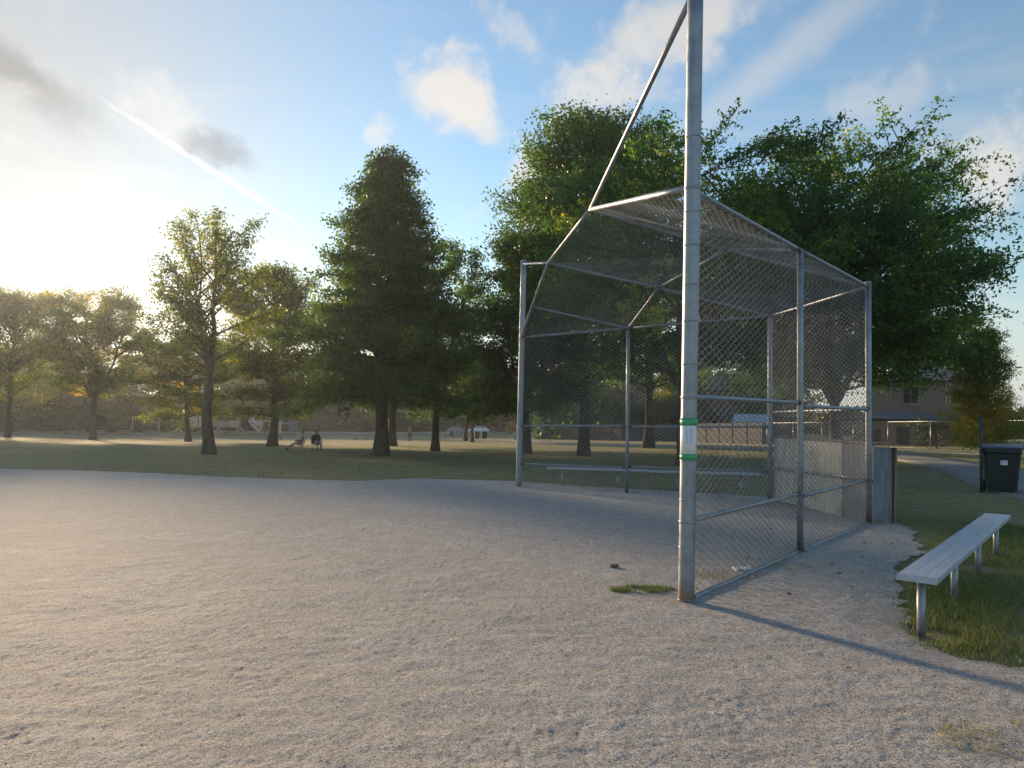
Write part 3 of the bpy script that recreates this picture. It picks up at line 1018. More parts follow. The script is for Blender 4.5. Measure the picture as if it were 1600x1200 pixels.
wb, body = wheelie_bin('waste_cart', (10.95, 16.9, g(10.95, 16.9)), R(-28), 'dark green wheeled waste cart with blue lid and white sticker on grass')
st = box('sticker', (0.03, -0.375, 0.70), (0.13, 0.004, 0.16), M['white'], wb, 0, R(-5.0))
for dx, dz_, h in ((-0.035, -0.01, 0.07), (0.0, -0.02, 0.05), (0.03, 0.0, 0.09)):
    box('icon_mark', (0.03 + dx, -0.3785 - 0.087 * (dz_), 0.70 + dz_), (0.022, 0.003, h), M['ink'], st, 0, R(-5.0))
sp = empty('marker_post', (10.42, 16.75, g(10.42, 16.75)))
tag(sp, 'thin dark green steel post standing beside the waste cart', 'post')
tube('shaft', [(0, 0, -0.2), (0, 0, 1.72)], 0.032, M['green'], sp, 12)
tube('collar', [(0, 0, 0.9), (0, 0, 0.94)], 0.038, M['green'], sp, 12)

for k, (x, y) in enumerate(((-3.55, 99.5), (-4.6, 99.9))):
    wheelie_bin('litter_bin', (x, y, g(x, y)), R(10 + 12 * k), 'dark litter bin of a pair beside the distant path', 'bin', 'pair of litter bins by the path')

# ------------------------------------------------------------------ trees


def make_tree(name, label, x, y, H, r0, leafmat, seed, style, nleaf, leaf, group=None, spread=None, fork=None):
    """style: h0 (crown base), env(zr)->radius, limbs, elev(zr), droop, spray"""
    rg = np.random.default_rng(seed)
    z0 = g(x, y)
    root = empty(name, (x, y, z0))
    tag(root, label, 'tree' if 'shrub' not in name and 'hedge' not in name else 'shrub', group)
    tubes = []
    leaders = []
    h0 = style['h0']
    ax = style.get('off', (0, 0))
    nl = style.get('leaders', 1)
    ftop = H * 0.985
    def wander(n, s):
        w = np.cumsum(rg.normal(0, s, (n, 2)), 0)
        return w - w[0]
    if nl == 1:
        n = 12
        zz = np.linspace(-0.15, ftop, n)
        w = wander(n, H * 0.006)
        tr = np.column_stack([w + np.array(ax)[None] * (np.clip(zz / H, 0, 1)[:, None] ** 1.5), zz])
        rr = r0 * (1 - 0.93 * np.clip(zz / H, 0, 1)) + r0 * 0.9 * np.exp(-np.clip(zz, 0, None) / (r0 * 1.5 + .05))*.6
        tubes.append((tr, rr, 10))
        leaders.append((tr, r0, 1.0))
    else:
        fz = style['fork'] * H
        n = 6
        zz = np.linspace(-0.15, fz, n)
        w = wander(n, H * 0.004)
        tr = np.column_stack([w, zz])
        rr = r0 * (1 - 0.3 * np.clip(zz / fz, 0, 1)) + r0 * 0.5 * np.exp(-np.clip(zz, 0, None) / (r0 * 1.5))
        tubes.append((tr, rr, 10))
        for k in range(nl):
            a = 2 * np.pi * (k + rg.uniform(-0.25, 0.25)) / nl + style.get('az0', 0)
            sp = style['spreadl'] * H * rg.uniform(0.7, 1.15)
            top = ftop * rg.uniform(0.78, 1.0) if k else ftop
            m = 10
            s = np.linspace(0, 1, m)
            path = np.column_stack([tr[-1, 0] + np.cos(a) * sp * s ** 0.8 + wander(m, H * 0.008)[:, 0] + ax[0] * s, tr[-1, 1] + np.sin(a) * sp * s ** 0.8 + wander(m, H * 0.008)[:, 1] + ax[1] * s, fz + (top - fz) * s ** 1.1])
            rl = r0 * 0.62
            tubes.append((path, rl * (1 - 0.92 * s), 7))
            leaders.append((path, rl, 1.0 / nl))
    anchors, adirs = [], []
    cxy = np.array(ax) * 0.6
    nlimb = style['limbs']
    gi = 0
    for path, rl, share in leaders:
        zmin, zmax = max(path[0, 2], h0 * H), path[-1, 2]
        cnt = max(4, int(nlimb * share))
        for k in range(cnt):
            u = (k + rg.uniform(0.1, 0.9)) / cnt
            z = zmin + (zmax - zmin) * u ** style.get('pw', 0.9)
            p = np.array([np.interp(z, path[:, 2], path[:, i]) for i in range(3)])
            gi += 1
            a = gi * 2.39996 + rg.uniform(-0.4, 0.4)
            if share < 1 and rg.random() < 0.6:
                a = math.atan2(p[1] - cxy[1], p[0] - cxy[0]) + rg.normal(0, 0.9)
            zr = z / H
            el = style['elev'](zr) + rg.normal(0, 0.12)
            # length so that the limb tip ends on the envelope
            env = style['env'](min(0.995, zr + 0.05 * math.sin(el))) * rg.uniform(*style.get('rag', (0.72, 1.12))) * (1 + style.get('lobe', 0.16) * math.sin(3 * a + seed))
            cx_ = np.array(ax) * zr
            d = np.array([math.cos(a), math.sin(a)])
            rel = p[:2] - cx_
            bq = rel @ d
            disc = bq * bq - (rel @ rel - env * env)
            Lh = max(0.35, (-bq + math.sqrt(disc)) if disc > 0 else 0.4)
            Ln = Lh / max(0.35, math.cos(el))
            m = 7
            s = np.linspace(0, 1, m)
            Lz = Ln * (math.sin(el) * s - style['droop'] * s * s)
            top_room = H * 1.0 - p[2]
            Lz = np.minimum(Lz, top_room)
            bend = rg.normal(0, 0.10) * Ln
            q = np.column_stack([p[0] + d[0] * Lh * s - d[1] * bend * s * s, p[1] + d[1] * Lh * s + d[0] * bend * s * s, p[2] + Lz])
            rlim = min(rl * 0.42, 0.012 + 0.016 * Ln) * rg.uniform(0.8, 1.1)
            tubes.append((q, rlim * (1 - 0.85 * s), 5))
            ns = max(3, int(style['subs'] * Ln ** 0.75))
            for b in range(ns):
                t = 0.22 + 0.78 * (b + rg.random()) / ns
                o = np.array([np.interp(t, s, q[:, i]) for i in range(3)])
                sg = 1 if b % 2 else -1
                da = a + sg * rg.uniform(0.3, 1.15)
                Ls = max(0.25, Ln * 0.36 * (1.15 - 0.6 * t) * rg.uniform(0.6, 1.2))
                e2 = el * 0.5 + rg.normal(0.05, 0.28)
                dv = np.array([math.cos(da) * math.cos(e2), math.sin(da) * math.cos(e2), math.sin(e2)])
                s3 = np.linspace(0, 1, 4)
                qq = o + dv[None] * (Ls * s3)[:, None]
                qq[:, 2] -= style['droop'] * 0.8 * Ls * s3 ** 2
                if style.get('twigs', True):
                    tubes.append((qq, max(0.006, rlim * 0.35) * (1 - 0.8 * s3), 3))
                na = max(2, int(Ls / 0.33) + 1)
                for w in np.linspace(0.3, 1.0, na):
                    anchors.append(np.array([np.interp(w, s3, qq[:, i]) for i in range(3)]))
                    adirs.append(dv)
            anchors.append(q[-1])
            adirs.append(np.array([d[0], d[1], math.sin(el)]))
    Vs, Fs, n = [], [], 0
    for P, rr, k in tubes:
        v, f = tube_np(P, rr, k)
        Vs.append(v)
        Fs.append(f + n)
        n += len(v)
    link('trunk', np_mesh('trunk', np.concatenate(Vs), np.concatenate(Fs), smooth=True), M['bark'], root)
    A = np.array(anchors)
    Dv = np.array(adirs)
    m = max(3, int(nleaf / len(A)))
    wgt = rg.uniform(0.35, 1.6, len(A))
    idx = np.repeat(np.arange(len(A)), np.maximum(1, (m * wgt).astype(int)))
    N = len(idx)
    c = A[idx].copy()
    if style.get('spray'):
        u = rg.random(N) * style['spray']
        dd = Dv[idx] + rg.normal(0, 0.25, (len(A), 3))[idx]
        dd /= np.linalg.norm(dd, axis=1)[:, None]
        # three fronds per anchor
        fr = rg.integers(0, 3, N)
        jit = rg.normal(0, 0.55, (len(A), 3, 3))[idx, fr]
        dd = dd + jit
        dd /= np.linalg.norm(dd, axis=1)[:, None]
        c += dd * u[:, None] + rg.normal(0, 0.055, (N, 3))
        c[:, 2] -= 0.45 * u * u
    else:
        sg = style.get('sig', 0.25)
        c += rg.normal(0, 1, (N, 3)) * np.array([sg, sg, sg * style.get('flat', 0.6)])
    sz = leaf * rg.uniform(0.65, 1.25, N)
    # leaf frames: long axis roughly outward and down, normal random but up-biased
    nr = rg.normal(0, 1, (N, 3)) + np.array([0, 0, style.get('upn', 0.9)])
    nr /= np.linalg.norm(nr, axis=1)[:, None]
    la = rg.normal(0, 1, (N, 3)) + np.array([0, 0, -style.get('hang', 0.5)])
    la -= nr * np.sum(la * nr, 1)[:, None]
    la /= np.linalg.norm(la, axis=1)[:, None] + 1e-9
    lb = np.cross(nr, la)
    asp = style.get('asp', 0.72)
    v0 = c - la * (sz * 0.5)[:, None]
    v2 = c + la * (sz * 0.5)[:, None] - nr * (sz * 0.10)[:, None]
    v1 = c + lb * (sz * 0.5 * asp)[:, None] - la * (sz * 0.08)[:, None] + nr * (sz * 0.06)[:, None]
    v3 = c - lb * (sz * 0.5 * asp)[:, None] - la * (sz * 0.08)[:, None] + nr * (sz * 0.06)[:, None]
    V = np.stack([v0, v1, v2, v3], 1).reshape(-1, 3)
    F = np.arange(N * 4).reshape(-1, 4)
    ct = fbm(A[:, 0] * 0.55 + seed, A[:, 2] * 0.55 + A[:, 1] * 0.4, 3, seed)
    tn = np.clip(0.42 + (ct[idx] - 0.5) * 1.5 * style.get('patch', 1.0) + rg.normal(0, 0.13, N), 0, 1)
    cr = link('crown', np_mesh('crown', V, F, np.repeat(tn, 4)), leafmat, root)
    return root


def pyramid(base, Rm, tip=0.06, bulge=0.85):
    def f(zr):
        t = np.clip((zr - base) / (1 - base), 0, 1)
        lower = np.clip(t / 0.10 + 0.62, 0, 1)
        return Rm * (tip + (1 - tip) * (1 - t) ** bulge) * lower
    return f


def dome(base, Rm, peak=0.45, p=0.6):
    def f(zr):
        t = np.clip((zr - base) / (1 - base), 0.0, 1.0)
        if t < peak:
            k = 0.55 + 0.45 * math.sin(math.pi / 2 * t / peak)
        else:
            k = max(0.05, 1 - ((t - peak) / (1 - peak)) ** 2) ** p
        return Rm * k
    return f


def st(h0, env, limbs, e0, e1, droop=0.1, subs=4, **k):
    return dict(h0=h0, env=env, limbs=limbs, elev=lambda z: e0 + (e1 - e0) * z, droop=droop, subs=subs, **k)


PARK = 'shade trees of the park lawn'
make_tree('linden_tree', 'tall pyramidal linden with a pointed dense dark crown over the lawn', -6.62, 38.5, 15.5, 0.33, M['linden'], 3,
          st(0.17, pyramid(0.15, 5.2, 0.07, 0.80), 190, -0.05, 0.75, 0.22, 4.0, rag=(0.74, 1.1), lobe=0.08, sig=0.27, flat=0.6, hang=0.9), 106000, 0.16, PARK)
make_tree('ash_tree', 'open airy tree with two thin tops standing before the slide', -16.34, 41.0, 12.9, 0.30, M['maple'], 8,
          st(0.24, dome(0.2, 3.0, 0.32, 1.1), 54, 0.45, 0.95, 0.06, 3.0, leaders=2, fork=0.34, spreadl=0.10, sig=0.2, flat=0.8, az0=0.15), 19000, 0.145, PARK)
make_tree('maple_tree', 'rounded dense tree behind the open airy tree with trunk in front of the blue shelter', -19.15, 60.6, 13.4, 0.34, M['maple'], 12,
          st(0.17, dome(0.13, 4.6, 0.40, 0.55), 76, 0.12, 0.9, 0.18, 4.0, sig=0.34, flat=0.6), 52000, 0.19, PARK)
make_tree('young_maple_tree', 'smaller maple with bright yellow-green low boughs beside the slide', -34.8, 81.5, 11.0, 0.30, M['maple'], 17,
          st(0.18, dome(0.13, 5.6, 0.35, 0.6), 50, 0.05, 0.8, 0.22, 3.4, sig=0.42, flat=0.5, patch=1.6), 26000, 0.26, PARK)
make_tree('maple_tree', 'dark tree whose trunk shows just behind the pyramidal linden trunk', -9.4, 59.8, 11.5, 0.31, M['linden'], 23,
          st(0.18, dome(0.14, 4.4, 0.4, 0.6), 60, 0.1, 0.8, 0.15, 3.8, sig=0.34), 34000, 0.19, PARK)
make_tree('elm_tree', 'loose rounded tree with see-through top right of the pyramidal linden', -4.58, 45.8, 12.3, 0.24, M['locust'], 29,
          st(0.2, dome(0.15, 3.3, 0.45, 0.6), 60, 0.2, 0.9, 0.1, 3.4, leaders=3, fork=0.32, spreadl=0.14, sig=0.26), 42000, 0.14, PARK)
for k, (x, y, H) in enumerate(((-5.1, 84.3, 9.5), (-3.9, 76.0, 9.0))):
    make_tree('slender_tree', ('slender tree of a close pair, stouter trunk, before the litter bins', 'slender tree of a close pair, thinner trunk, before the litter bins')[k], x, y, H, 0.22 - 0.06 * k, M['linden'], 31 + k,
              st(0.28, dome(0.25, 3.2, 0.45, 0.6), 34, 0.2, 0.8, 0.1, 3.2, sig=0.4), 12000, 0.27, PARK)
make_tree('linden_tree', 'dark linden just outside the far tall backstop pole', 0.85, 40.7, 11.6, 0.23, M['linden'], 41,
          st(0.2, pyramid(0.15, 3.7, 0.14, 0.6), 84, 0.0, 0.7, 0.2, 4.2, sig=0.30, flat=0.6), 52000, 0.16, PARK)
make_tree('linden_tree', 'tall broad linden rising behind the hood of the backstop', 3.63, 37.7, 16.9, 0.26, M['linden'], 45,
          st(0.2, dome(0.15, 4.6, 0.35, 0.62), 120, 0.2, 0.95, 0.16, 4.6, sig=0.32, flat=0.7), 98000, 0.16, PARK)
make_tree('maple_tree', 'stout trunked tree before the grey board fence beyond the backstop', 9.4, 51.7, 13.0, 0.34, M['linden'], 49,
          st(0.26, dome(0.2, 5.2, 0.45, 0.6), 56, 0.2, 0.8, 0.14, 3.8, sig=0.36), 36000, 0.18, PARK)
make_tree('honey_locust', 'yellowing honey locust with hanging feathery sprays close behind the backstop', 6.3, 28.0, 10.9, 0.19, M['locust'], 53,
          st(0.26, dome(0.18, 4.7, 0.42, 0.7), 58, 0.25, 0.8, 0.22, 3.4, leaders=4, fork=0.24, spreadl=0.2, spray=0.75, asp=0.5, hang=0.8, upn=0.5, patch=1.7), 62000, 0.15, PARK)
make_tree('honey_locust', 'huge wide spreading honey locust towering over the back of the backstop', 15.0, 35.0, 13.4, 0.30, M['locust'], 57,
          st(0.22, dome(0.16, 6.7, 0.36, 0.72), 190, 0.14, 0.75, 0.13, 4.2, rag=(0.78, 1.05), lobe=0.08, leaders=7, fork=0.18, spreadl=0.20, spray=0.75, asp=0.5, hang=0.7, upn=0.5, patch=1.1), 150000, 0.185, PARK)
make_tree('young_larch', 'small narrow yellowing tree growing before the brick house', 21.5, 34.4, 5.55, 0.06, M['larch'], 61,
          st(0.06, pyramid(0.02, 1.65, 0.06, 0.6), 110, 0.35, 1.0, 0.05, 4.2, sig=0.14, flat=0.9, asp=0.4, twigs=False), 34000, 0.125)
make_tree('maple_tree', 'big loose crowned tree with sky gaps near the pale park tables', -50.6, 91.4, 16.3, 0.36, M['maple'], 65,
          st(0.2, dome(0.14, 6.2, 0.5, 0.55), 70, 0.25, 0.95, 0.08, 3.0, leaders=4, fork=0.3, spreadl=0.2, sig=0.42, patch=1.2), 40000, 0.26, PARK)
make_tree('maple_tree', 'big rounded tree standing in the glare of the low sun', -70.5, 105.7, 19.0, 0.36, M['maple'], 69,
          st(0.2, dome(0.14, 7.2, 0.45, 0.55), 72, 0.35, 0.95, 0.08, 3.2, sig=0.5), 38000, 0.30, PARK)
# far belt of trees: three kinds, copied
protos = [make_tree('woodland_tree', 'broad leafy tree in the far belt behind the playground', -60, 168, 17, 0.35, M['maple'], 81, st(0.12, dome(0.06, 7.0, 0.4, 0.55), 56, 0.2, 0.9, 0.1, 3.0, sig=0.75, twigs=False), 15000, 0.52, 'far belt of leafy trees'),
          make_tree('woodland_tree', 'broad leafy tree in the far belt behind the playground', -30, 176, 16, 0.35, M['linden'], 83, st(0.12, dome(0.05, 6.5, 0.45, 0.5), 56, 0.2, 0.9, 0.1, 3.0, sig=0.75, twigs=False), 15000, 0.52, 'far belt of leafy trees'),
          make_tree('spruce_tree', 'dark pointed spruce in the far belt behind the park tables', -88, 160, 17, 0.3, M['pine'], 85, st(0.04, pyramid(0.02, 4.2, 0.05, 0.9), 80, -0.1, 0.4, 0.2, 3.0, sig=0.5, flat=0.4, twigs=False), 14000, 0.42, 'far belt of spruces')]


def copy_tree(o, loc, rz, sc):
    c = o.copy()
    COL.objects.link(c)
    c.location = loc
    c.rotation_euler = (0, 0, rz)
    c.scale = (sc, sc, sc * 1.0)
    for ch in o.children:
        d = ch.copy()
        COL.objects.link(d)
        d.parent = c
    return c


rr = random.Random(5)
for k in range(17):
    x = -150 + k * 11.2 + rr.uniform(-3, 3)
    y = 178 + rr.uniform(-5, 12)
    copy_tree(protos[k % 2], (x, y, g(x, y)), rr.uniform(0, 6.28), rr.uniform(0.72, 1.02))
for k, (x, y) in enumerate(((-97, 163), (-80, 156), (-104, 150), (-72, 165), (-112, 158))):
    copy_tree(protos[2], (x, y, g(x, y)), rr.uniform(0, 6.28), rr.uniform(0.75, 1.0))
for k, (x, y, s) in enumerate(((38, 104, 0.8), (52, 96, 0.85), (26, 118, 0.8), (66, 88, 0.62), (82, 84, 0.55), (12, 128, 0.8), (18.2, 81, 0.42), (24.5, 76, 0.40))):
    t_ = copy_tree(protos[k % 2], (x, y, g(x, y)), rr.uniform(0, 6.28), s)
    near_f = k >= 6
    t_['label'] = 'small leafy tree just behind the grey board fence' if near_f else 'leafy tree growing behind the brick houses'
    t_['group'] = 'small trees behind the board fence' if near_f else 'trees behind the brick houses'
make_tree('golden_shrub', 'small sunlit golden shrub beside the dark parked car', -0.2, 151, 2.3, 0.05, M['gold'], 91, st(0.05, dome(0.0, 0.95, 0.4, 0.6), 16, 0.3, 0.9, 0.1, 3, sig=0.2), 1800, 0.2)
for k, (x, y, h, w) in enumerate(((27.6, 49.0, 1.5, 1.5), (29.3, 46.2, 1.3, 1.4), (31.0, 43.2, 1.6, 1.5))):
    make_tree('hedge_shrub', 'dark low shrub just behind the chain link yard fence', x, y, h, 0.04, M['pine'], 95 + k, st(0.05, dome(0.0, w, 0.4, 0.5), 20, 0.2, 0.8, 0.1, 3, sig=0.2, twigs=False), 4500, 0.12, 'shrubs behind the yard fence')



def thicket(path, depth, hgt, n, leaf, seed, label, m_):
    rg = np.random.default_rng(seed)
    path = np.array(path, float)
    L_ = np.concatenate([[0], np.cumsum(np.linalg.norm(np.diff(path, axis=0), axis=1))])
    u = rg.random(n) * L_[-1]
    x = np.interp(u, L_, path[:, 0])
    y = np.interp(u, L_, path[:, 1]) + rg.normal(0, depth, n)
    top = hgt * (0.45 + 0.9 * fbm(u * 0.12, u * 0.0 + seed, 3, seed))
    z = gz(x, y) + top * rg.random(n) ** 0.8
    c = np.stack([x, y, z], -1)
    a = rg.normal(0, 1, (n, 3)); a /= np.linalg.norm(a, axis=1)[:, None]
    b = np.cross(a, rg.normal(0, 1, (n, 3))); b /= np.linalg.norm(b, axis=1)[:, None]
    s = leaf * rg.uniform(0.6, 1.4, n)[:, None]
    V = np.stack([c - a * s, c + b * s * 0.7, c + a * s, c - b * s * 0.7], 1).reshape(-1, 3)
    tn = np.clip(0.35 + rg.normal(0, 0.2, n), 0, 1)
    # solid bumpy core, added to block bright sky gaps between the leaves
    m = 260
    uu = np.linspace(0, L_[-1], m)
    xc, yc = np.interp(uu, L_, path[:, 0]), np.interp(uu, L_, path[:, 1])
    hh = hgt * (0.38 + 0.8 * fbm(uu * 0.12, uu * 0.0 + seed, 3, seed)) + 1.2 * (fbm(uu * 0.9, uu * 0, 3, seed + 9) - 0.5)
    rows = [np.stack([xc, yc + w * (depth * 0.9 + 0.8 * fbm(uu * 0.7, uu * 0 + w * 7 + f_, 2, seed)), gz(xc, yc) - 0.3 + hh * f_], -1) for w, f_ in ((-1, 0.0), (-1.05, 0.4), (-0.9, 0.75), (-0.4, 0.97), (0.4, 1.0), (0.9, 0.75), (1, 0.0))]
    CV = np.stack(rows, 1).reshape(-1, 3)
    i_, j_ = np.arange(m - 1)[:, None] * 7, np.arange(6)[None]
    CF = np.stack([i_ + j_, i_ + 7 + j_, i_ + 8 + j_, i_ + 1 + j_], -1).reshape(-1, 4)
    V = np.concatenate([V, CV])
    allF = np.concatenate([np.arange(n * 4).reshape(-1, 4), CF + n * 4])
    allT = np.concatenate([np.repeat(tn, 4), np.full(len(CV), 0.1)])
    return tag(link('thicket', np_mesh('thicket', V, allF, allT), m_), label, 'thicket', kind='stuff')


thicket([(-190, 150), (-120, 178), (-60, 186), (0, 184), (60, 176)], 3.0, 11.5, 34000, 0.50, 3, 'dark undergrowth filling the far belt of trees', M['pine'])
thicket([(3.0, 99), (13, 86), (19.5, 80), (27, 96)], 1.4, 6.0, 16000, 0.26, 6, 'dark leafy mass just behind the grey board fence', M['linden'])
thicket([(60, 176), (75, 130), (110, 90), (150, 50)], 2.5, 6.0, 16000, 0.42, 4, 'dark undergrowth behind the brick houses', M['pine'])

# ------------------------------------------------------------------ grass and fallen leaves


def blades(x, y, z, h, w, lean, tn, name, m):
    n = len(x)
    a = rng.random(n) * 6.28
    ca, sa = np.cos(a), np.sin(a)
    b = rng.random(n) * 6.28
    lx, ly = np.cos(b) * lean * h, np.sin(b) * lean * h
    p = np.stack([x, y, z - 0.01], -1)
    e = np.stack([ca, sa, 0 * a], -1) * (w / 2)[:, None]
    md = p + np.stack([lx * 0.35, ly * 0.35, h * 0.6], -1)
    tp = p + np.stack([lx, ly, h * (1 - 0.25 * lean)], -1)
    V = np.stack([p - e, p + e, md + e * 0.7, md - e * 0.7, tp], 1).reshape(-1, 3)
    k = np.arange(n) * 5
    F = np.concatenate([np.stack([k, k + 1, k + 2], -1), np.stack([k, k + 2, k + 3], -1), np.stack([k + 3, k + 2, k + 4], -1)])
    return link(name, np_mesh(name, V, F, np.repeat(tn, 5)), m)


# long grass under the near bench
n = 150000
x = rng.uniform(2.3, 7.6, n)
y = rng.uniform(4.2, 12.5, n)
s = sdf(x, y)
reach = 0.07 + 0.95 * np.clip(fbm(x * 2.6, y * 2.6, 3, 71) - 0.46, 0, 1)        # runners creeping out onto the gravel
dens = np.where(y < 7.2, 1.0, 0.6) * np.clip(1.15 - np.maximum(s, 0) / reach, 0, 1)
k = (s < reach) & (rng.random(n) < dens) & ((fbm(x * 1.6, y * 1.6, 3, 61) > 0.36) | (y > 9)) & (x < y * 0.80 + 0.5)
x, y, s = x[k], y[k], s[k]
near = np.exp(-((x - 3.0) ** 2 + (y - 5.5) ** 2) / 1.6)
line = np.exp(-((x - 3.05) * 0.777 - (y - 5.63) * 0.629) ** 2 / 0.35)
h = (0.022 + 0.035 * near + 0.035 * line) * rng.uniform(0.5, 1.7, len(x)) * np.clip(0.62 - s / 0.4, 0.4, 1)
tn = np.clip(0.30 + 0.5 * (fbm(x * 0.9, y * 0.9, 3, 9) - 0.45) + rng.normal(0, 0.16, len(x)) + 0.25 * (1 - line), 0, 1)
tag(blades(x, y, gz(x, y), h, 0.0035 + 0.0006 * y * rng.random(len(x)), rng.uniform(0.2, 1.3, len(x)), tn, 'bench_grass', M['grass']), 'green grass growing round the legs of the near player bench', 'grass', kind='stuff')
# lawn blades across the middle distance
n = 95000
y = 8.0 + 52 * rng.random(n) ** 1.5
x = rng.uniform(-0.85, 0.85, n) * y
k = (sdf(x, y) < 0.02) & ~((x < 9) & (y < 12.5))
x, y = x[k], y[k]
tn = np.clip(0.64 + 1.3 * (fbm(x * 0.16, y * 0.16, 3, 15) - 0.5) + rng.normal(0, 0.2, len(x)), 0, 1)
tag(blades(x, y, gz(x, y), rng.uniform(0.02, 0.055, len(x)), 0.006 + 0.0007 * y, rng.uniform(0.3, 1.4, len(x)), tn, 'lawn_grass', M['grass']), 'short patchy grass of the lawn beyond the gravel', 'grass', kind='stuff')
# tufts on the gravel
for (cx_, cy_, rx_, n, dry, lab) in ((1.24, 7.05, 0.24, 2600, 0.25, 'small green grass tuft at the foot of the tall pole'),
                                  (2.15, 7.65, 0.30, 700, 0.85, 'dry straw coloured tuft inside the chain link near the tall pole'),
                                  (2.85, 8.15, 0.30, 500, 0.7, 'thin yellowing tuft against the bottom rail of the backstop'),
                                  (2.55, 3.75, 0.35, 900, 0.9, 'flat patch of dry brown weeds on the open gravel')):
    a = rng.random(n) * 6.28
    rad = rx_ * np.sqrt(rng.random(n))
    x, y = cx_ + np.cos(a) * rad * 1.3, cy_ + np.sin(a) * rad * 0.7
    kk = fbm(x * 6, y * 6, 2, 3) > 0.42
    x, y = x[kk], y[kk]
    o = blades(x, y, gravel_z(x, y), rng.uniform(0.015, 0.065, len(x)), np.full(len(x), 0.004), rng.uniform(0.4, 1.6, len(x)), np.clip(dry + rng.normal(0, 0.15, len(x)), 0, 1), 'grass_tuft', M['grass'])
    tag(o, lab, 'grass', kind='stuff')


def litter(n, xf, yf, s0, name, label, off):
    x, y = xf, yf
    n = len(x)
    sz = s0 * rng.uniform(0.6, 1.4, n)
    a = rng.random(n) * 6.28
    ca, sa = np.cos(a) * sz, np.sin(a) * sz
    z = off(x, y) + 0.012
    t = rng.uniform(0.0, 0.6, n) * sz
    c = np.stack([x, y, z], -1)
    v0 = c + np.stack([ca, sa, t], -1)
    v2 = c - np.stack([ca, sa, 0 * t], -1)
    v1 = c + np.stack([-sa * 0.6, ca * 0.6, t * 0.9], -1)
    v3 = c + np.stack([sa * 0.6, -ca * 0.6, t * 0.2], -1)
    V = np.stack([v0, v1, v2, v3], 1).reshape(-1, 3)
    return tag(link(name, np_mesh(name, V, np.arange(n * 4).reshape(-1, 4), np.repeat(rng.random(n), 4)), M['drytint']), label, 'leaves', kind='stuff')


n = 9000
y = 17 + 33 * rng.random(n) ** 1.3
x = rng.uniform(-0.45, 0.55, n) * y
k = (sdf(x, y) < -0.1) & (fbm(x * 0.2, y * 0.2, 3, 88) > 0.42)
litter(0, x[k], y[k], 0.045, 'fallen_leaves', 'dry fallen leaves strewn over the lawn under the trees', gz)
n = 130
x, y = rng.uniform(2, 7.5, n), rng.uniform(4.5, 12, n)
litter(0, x, y, 0.03, 'fallen_leaves', 'few dry leaves lying around the near player bench', lambda a, b: np.maximum(gz(a, b), np.where(sdf(a, b) > 0, gravel_z(a, b), -9)))

bm = bmesh.new()
bmesh.ops.create_icosphere(bm, subdivisions=3, radius=0.06)
rb = random.Random(4)
for v in bm.verts:
    k = 0.8 + 0.35 * math.sin(v.co.x * 60) * math.cos(v.co.y * 75 + 1) + rb.uniform(-0.08, 0.08)
    v.co = Vector((v.co.x * 1.0 * k, v.co.y * 0.8 * k, max(-0.012, v.co.z * 0.55 * k)))
o = bm_obj('dirt_clod', bm, M['clod'], None, True)
cxy = (1.13, 8.15)
o.location = (*cxy, float(gravel_z(np.array([cxy[0]]), np.array([cxy[1]]))[0]) + 0.008)
tag(o, 'single dark brown clod lying on the open gravel', 'clod')
bm = bmesh.new()
add_box(bm, (0, 0, 0.0), (0.20, 0.09, 0.018), 0.2)
bmesh.ops.subdivide_edges(bm, edges=bm.edges[:], cuts=3, use_grid_fill=True)
for v in bm.verts:
    v.co.z += 0.010 * math.sin(v.co.x * 40) * math.cos(v.co.y * 50)
o = bm_obj('crumpled_paper', bm, M['paper'], None)
o.location = (2.45, 7.98, float(gravel_z(np.array([2.45]), np.array([7.98]))[0]) + 0.012)
tag(o, 'crumpled white scrap lying inside the bottom rail of the backstop', 'litter')


# ------------------------------------------------------------------ fences and houses
FP = np.array([(6.0, 93.0), (12.0, 82.0), (17.2, 75.5), (20.6, 62.0)])
for i in range(3):
    a, b = FP[i], FP[i + 1]
    n = int(np.linalg.norm(b - a) / 2.4) + 1
    root = empty('board_fence', (a[0], a[1], g(*a)))
    tag(root, ('grey board fence section behind the slender trees', 'grey board fence section behind the stout trunked tree', 'grey board fence section running on to the chain link yard fence')[i], 'fence', 'grey board fence sections along the yards')
    for k in range(n):
        p, q = a + (b - a) * k / n, a + (b - a) * (k + 1) / n
        az = math.atan2(*(q - p)[::-1])
        m_ = (p + q) / 2
        Lq = float(np.linalg.norm(q - p))
        z = min(g(*p), g(*q)) - g(*a)
        box('post', (p[0] - a[0], p[1] - a[1], z + 0.95), (0.1, 0.1, 2.1), M['fence'], root, az)
        bm = bmesh.new()
        nb_ = int(Lq / 0.15)
        for w in range(nb_):
            u = (w + 0.5) / nb_ - 0.5
            add_box(bm, (u * Lq, 0.006 * (w % 2), 0.93 + 0.02 * math.sin(w * 7.3)), (Lq / nb_ - 0.012, 0.02, 1.78))
        bp = bm_obj('boards', bm, M['fence'], root)
        bp['kind'] = 'stuff'
        bp.location = (m_[0] - a[0], m_[1] - a[1], z)
        bp.rotation_euler = (0, 0, az)
        for h in (0.4, 1.5):
            box('rail', (m_[0] - a[0] + math.sin(az) * 0.045, m_[1] - a[1] - math.cos(az) * 0.045, z + h), (Lq, 0.04, 0.09), M['fence'], root, az)
CP = np.array([(20.8, 61.4), (25.4, 50.9), (27.6, 44.5), (30.4, 36.0)])
root = empty('yard_fence', (CP[0][0], CP[0][1], g(*CP[0])))
tag(root, 'see-through chain link yard fence before the brick house', 'fence')
off = np.array(root.location)
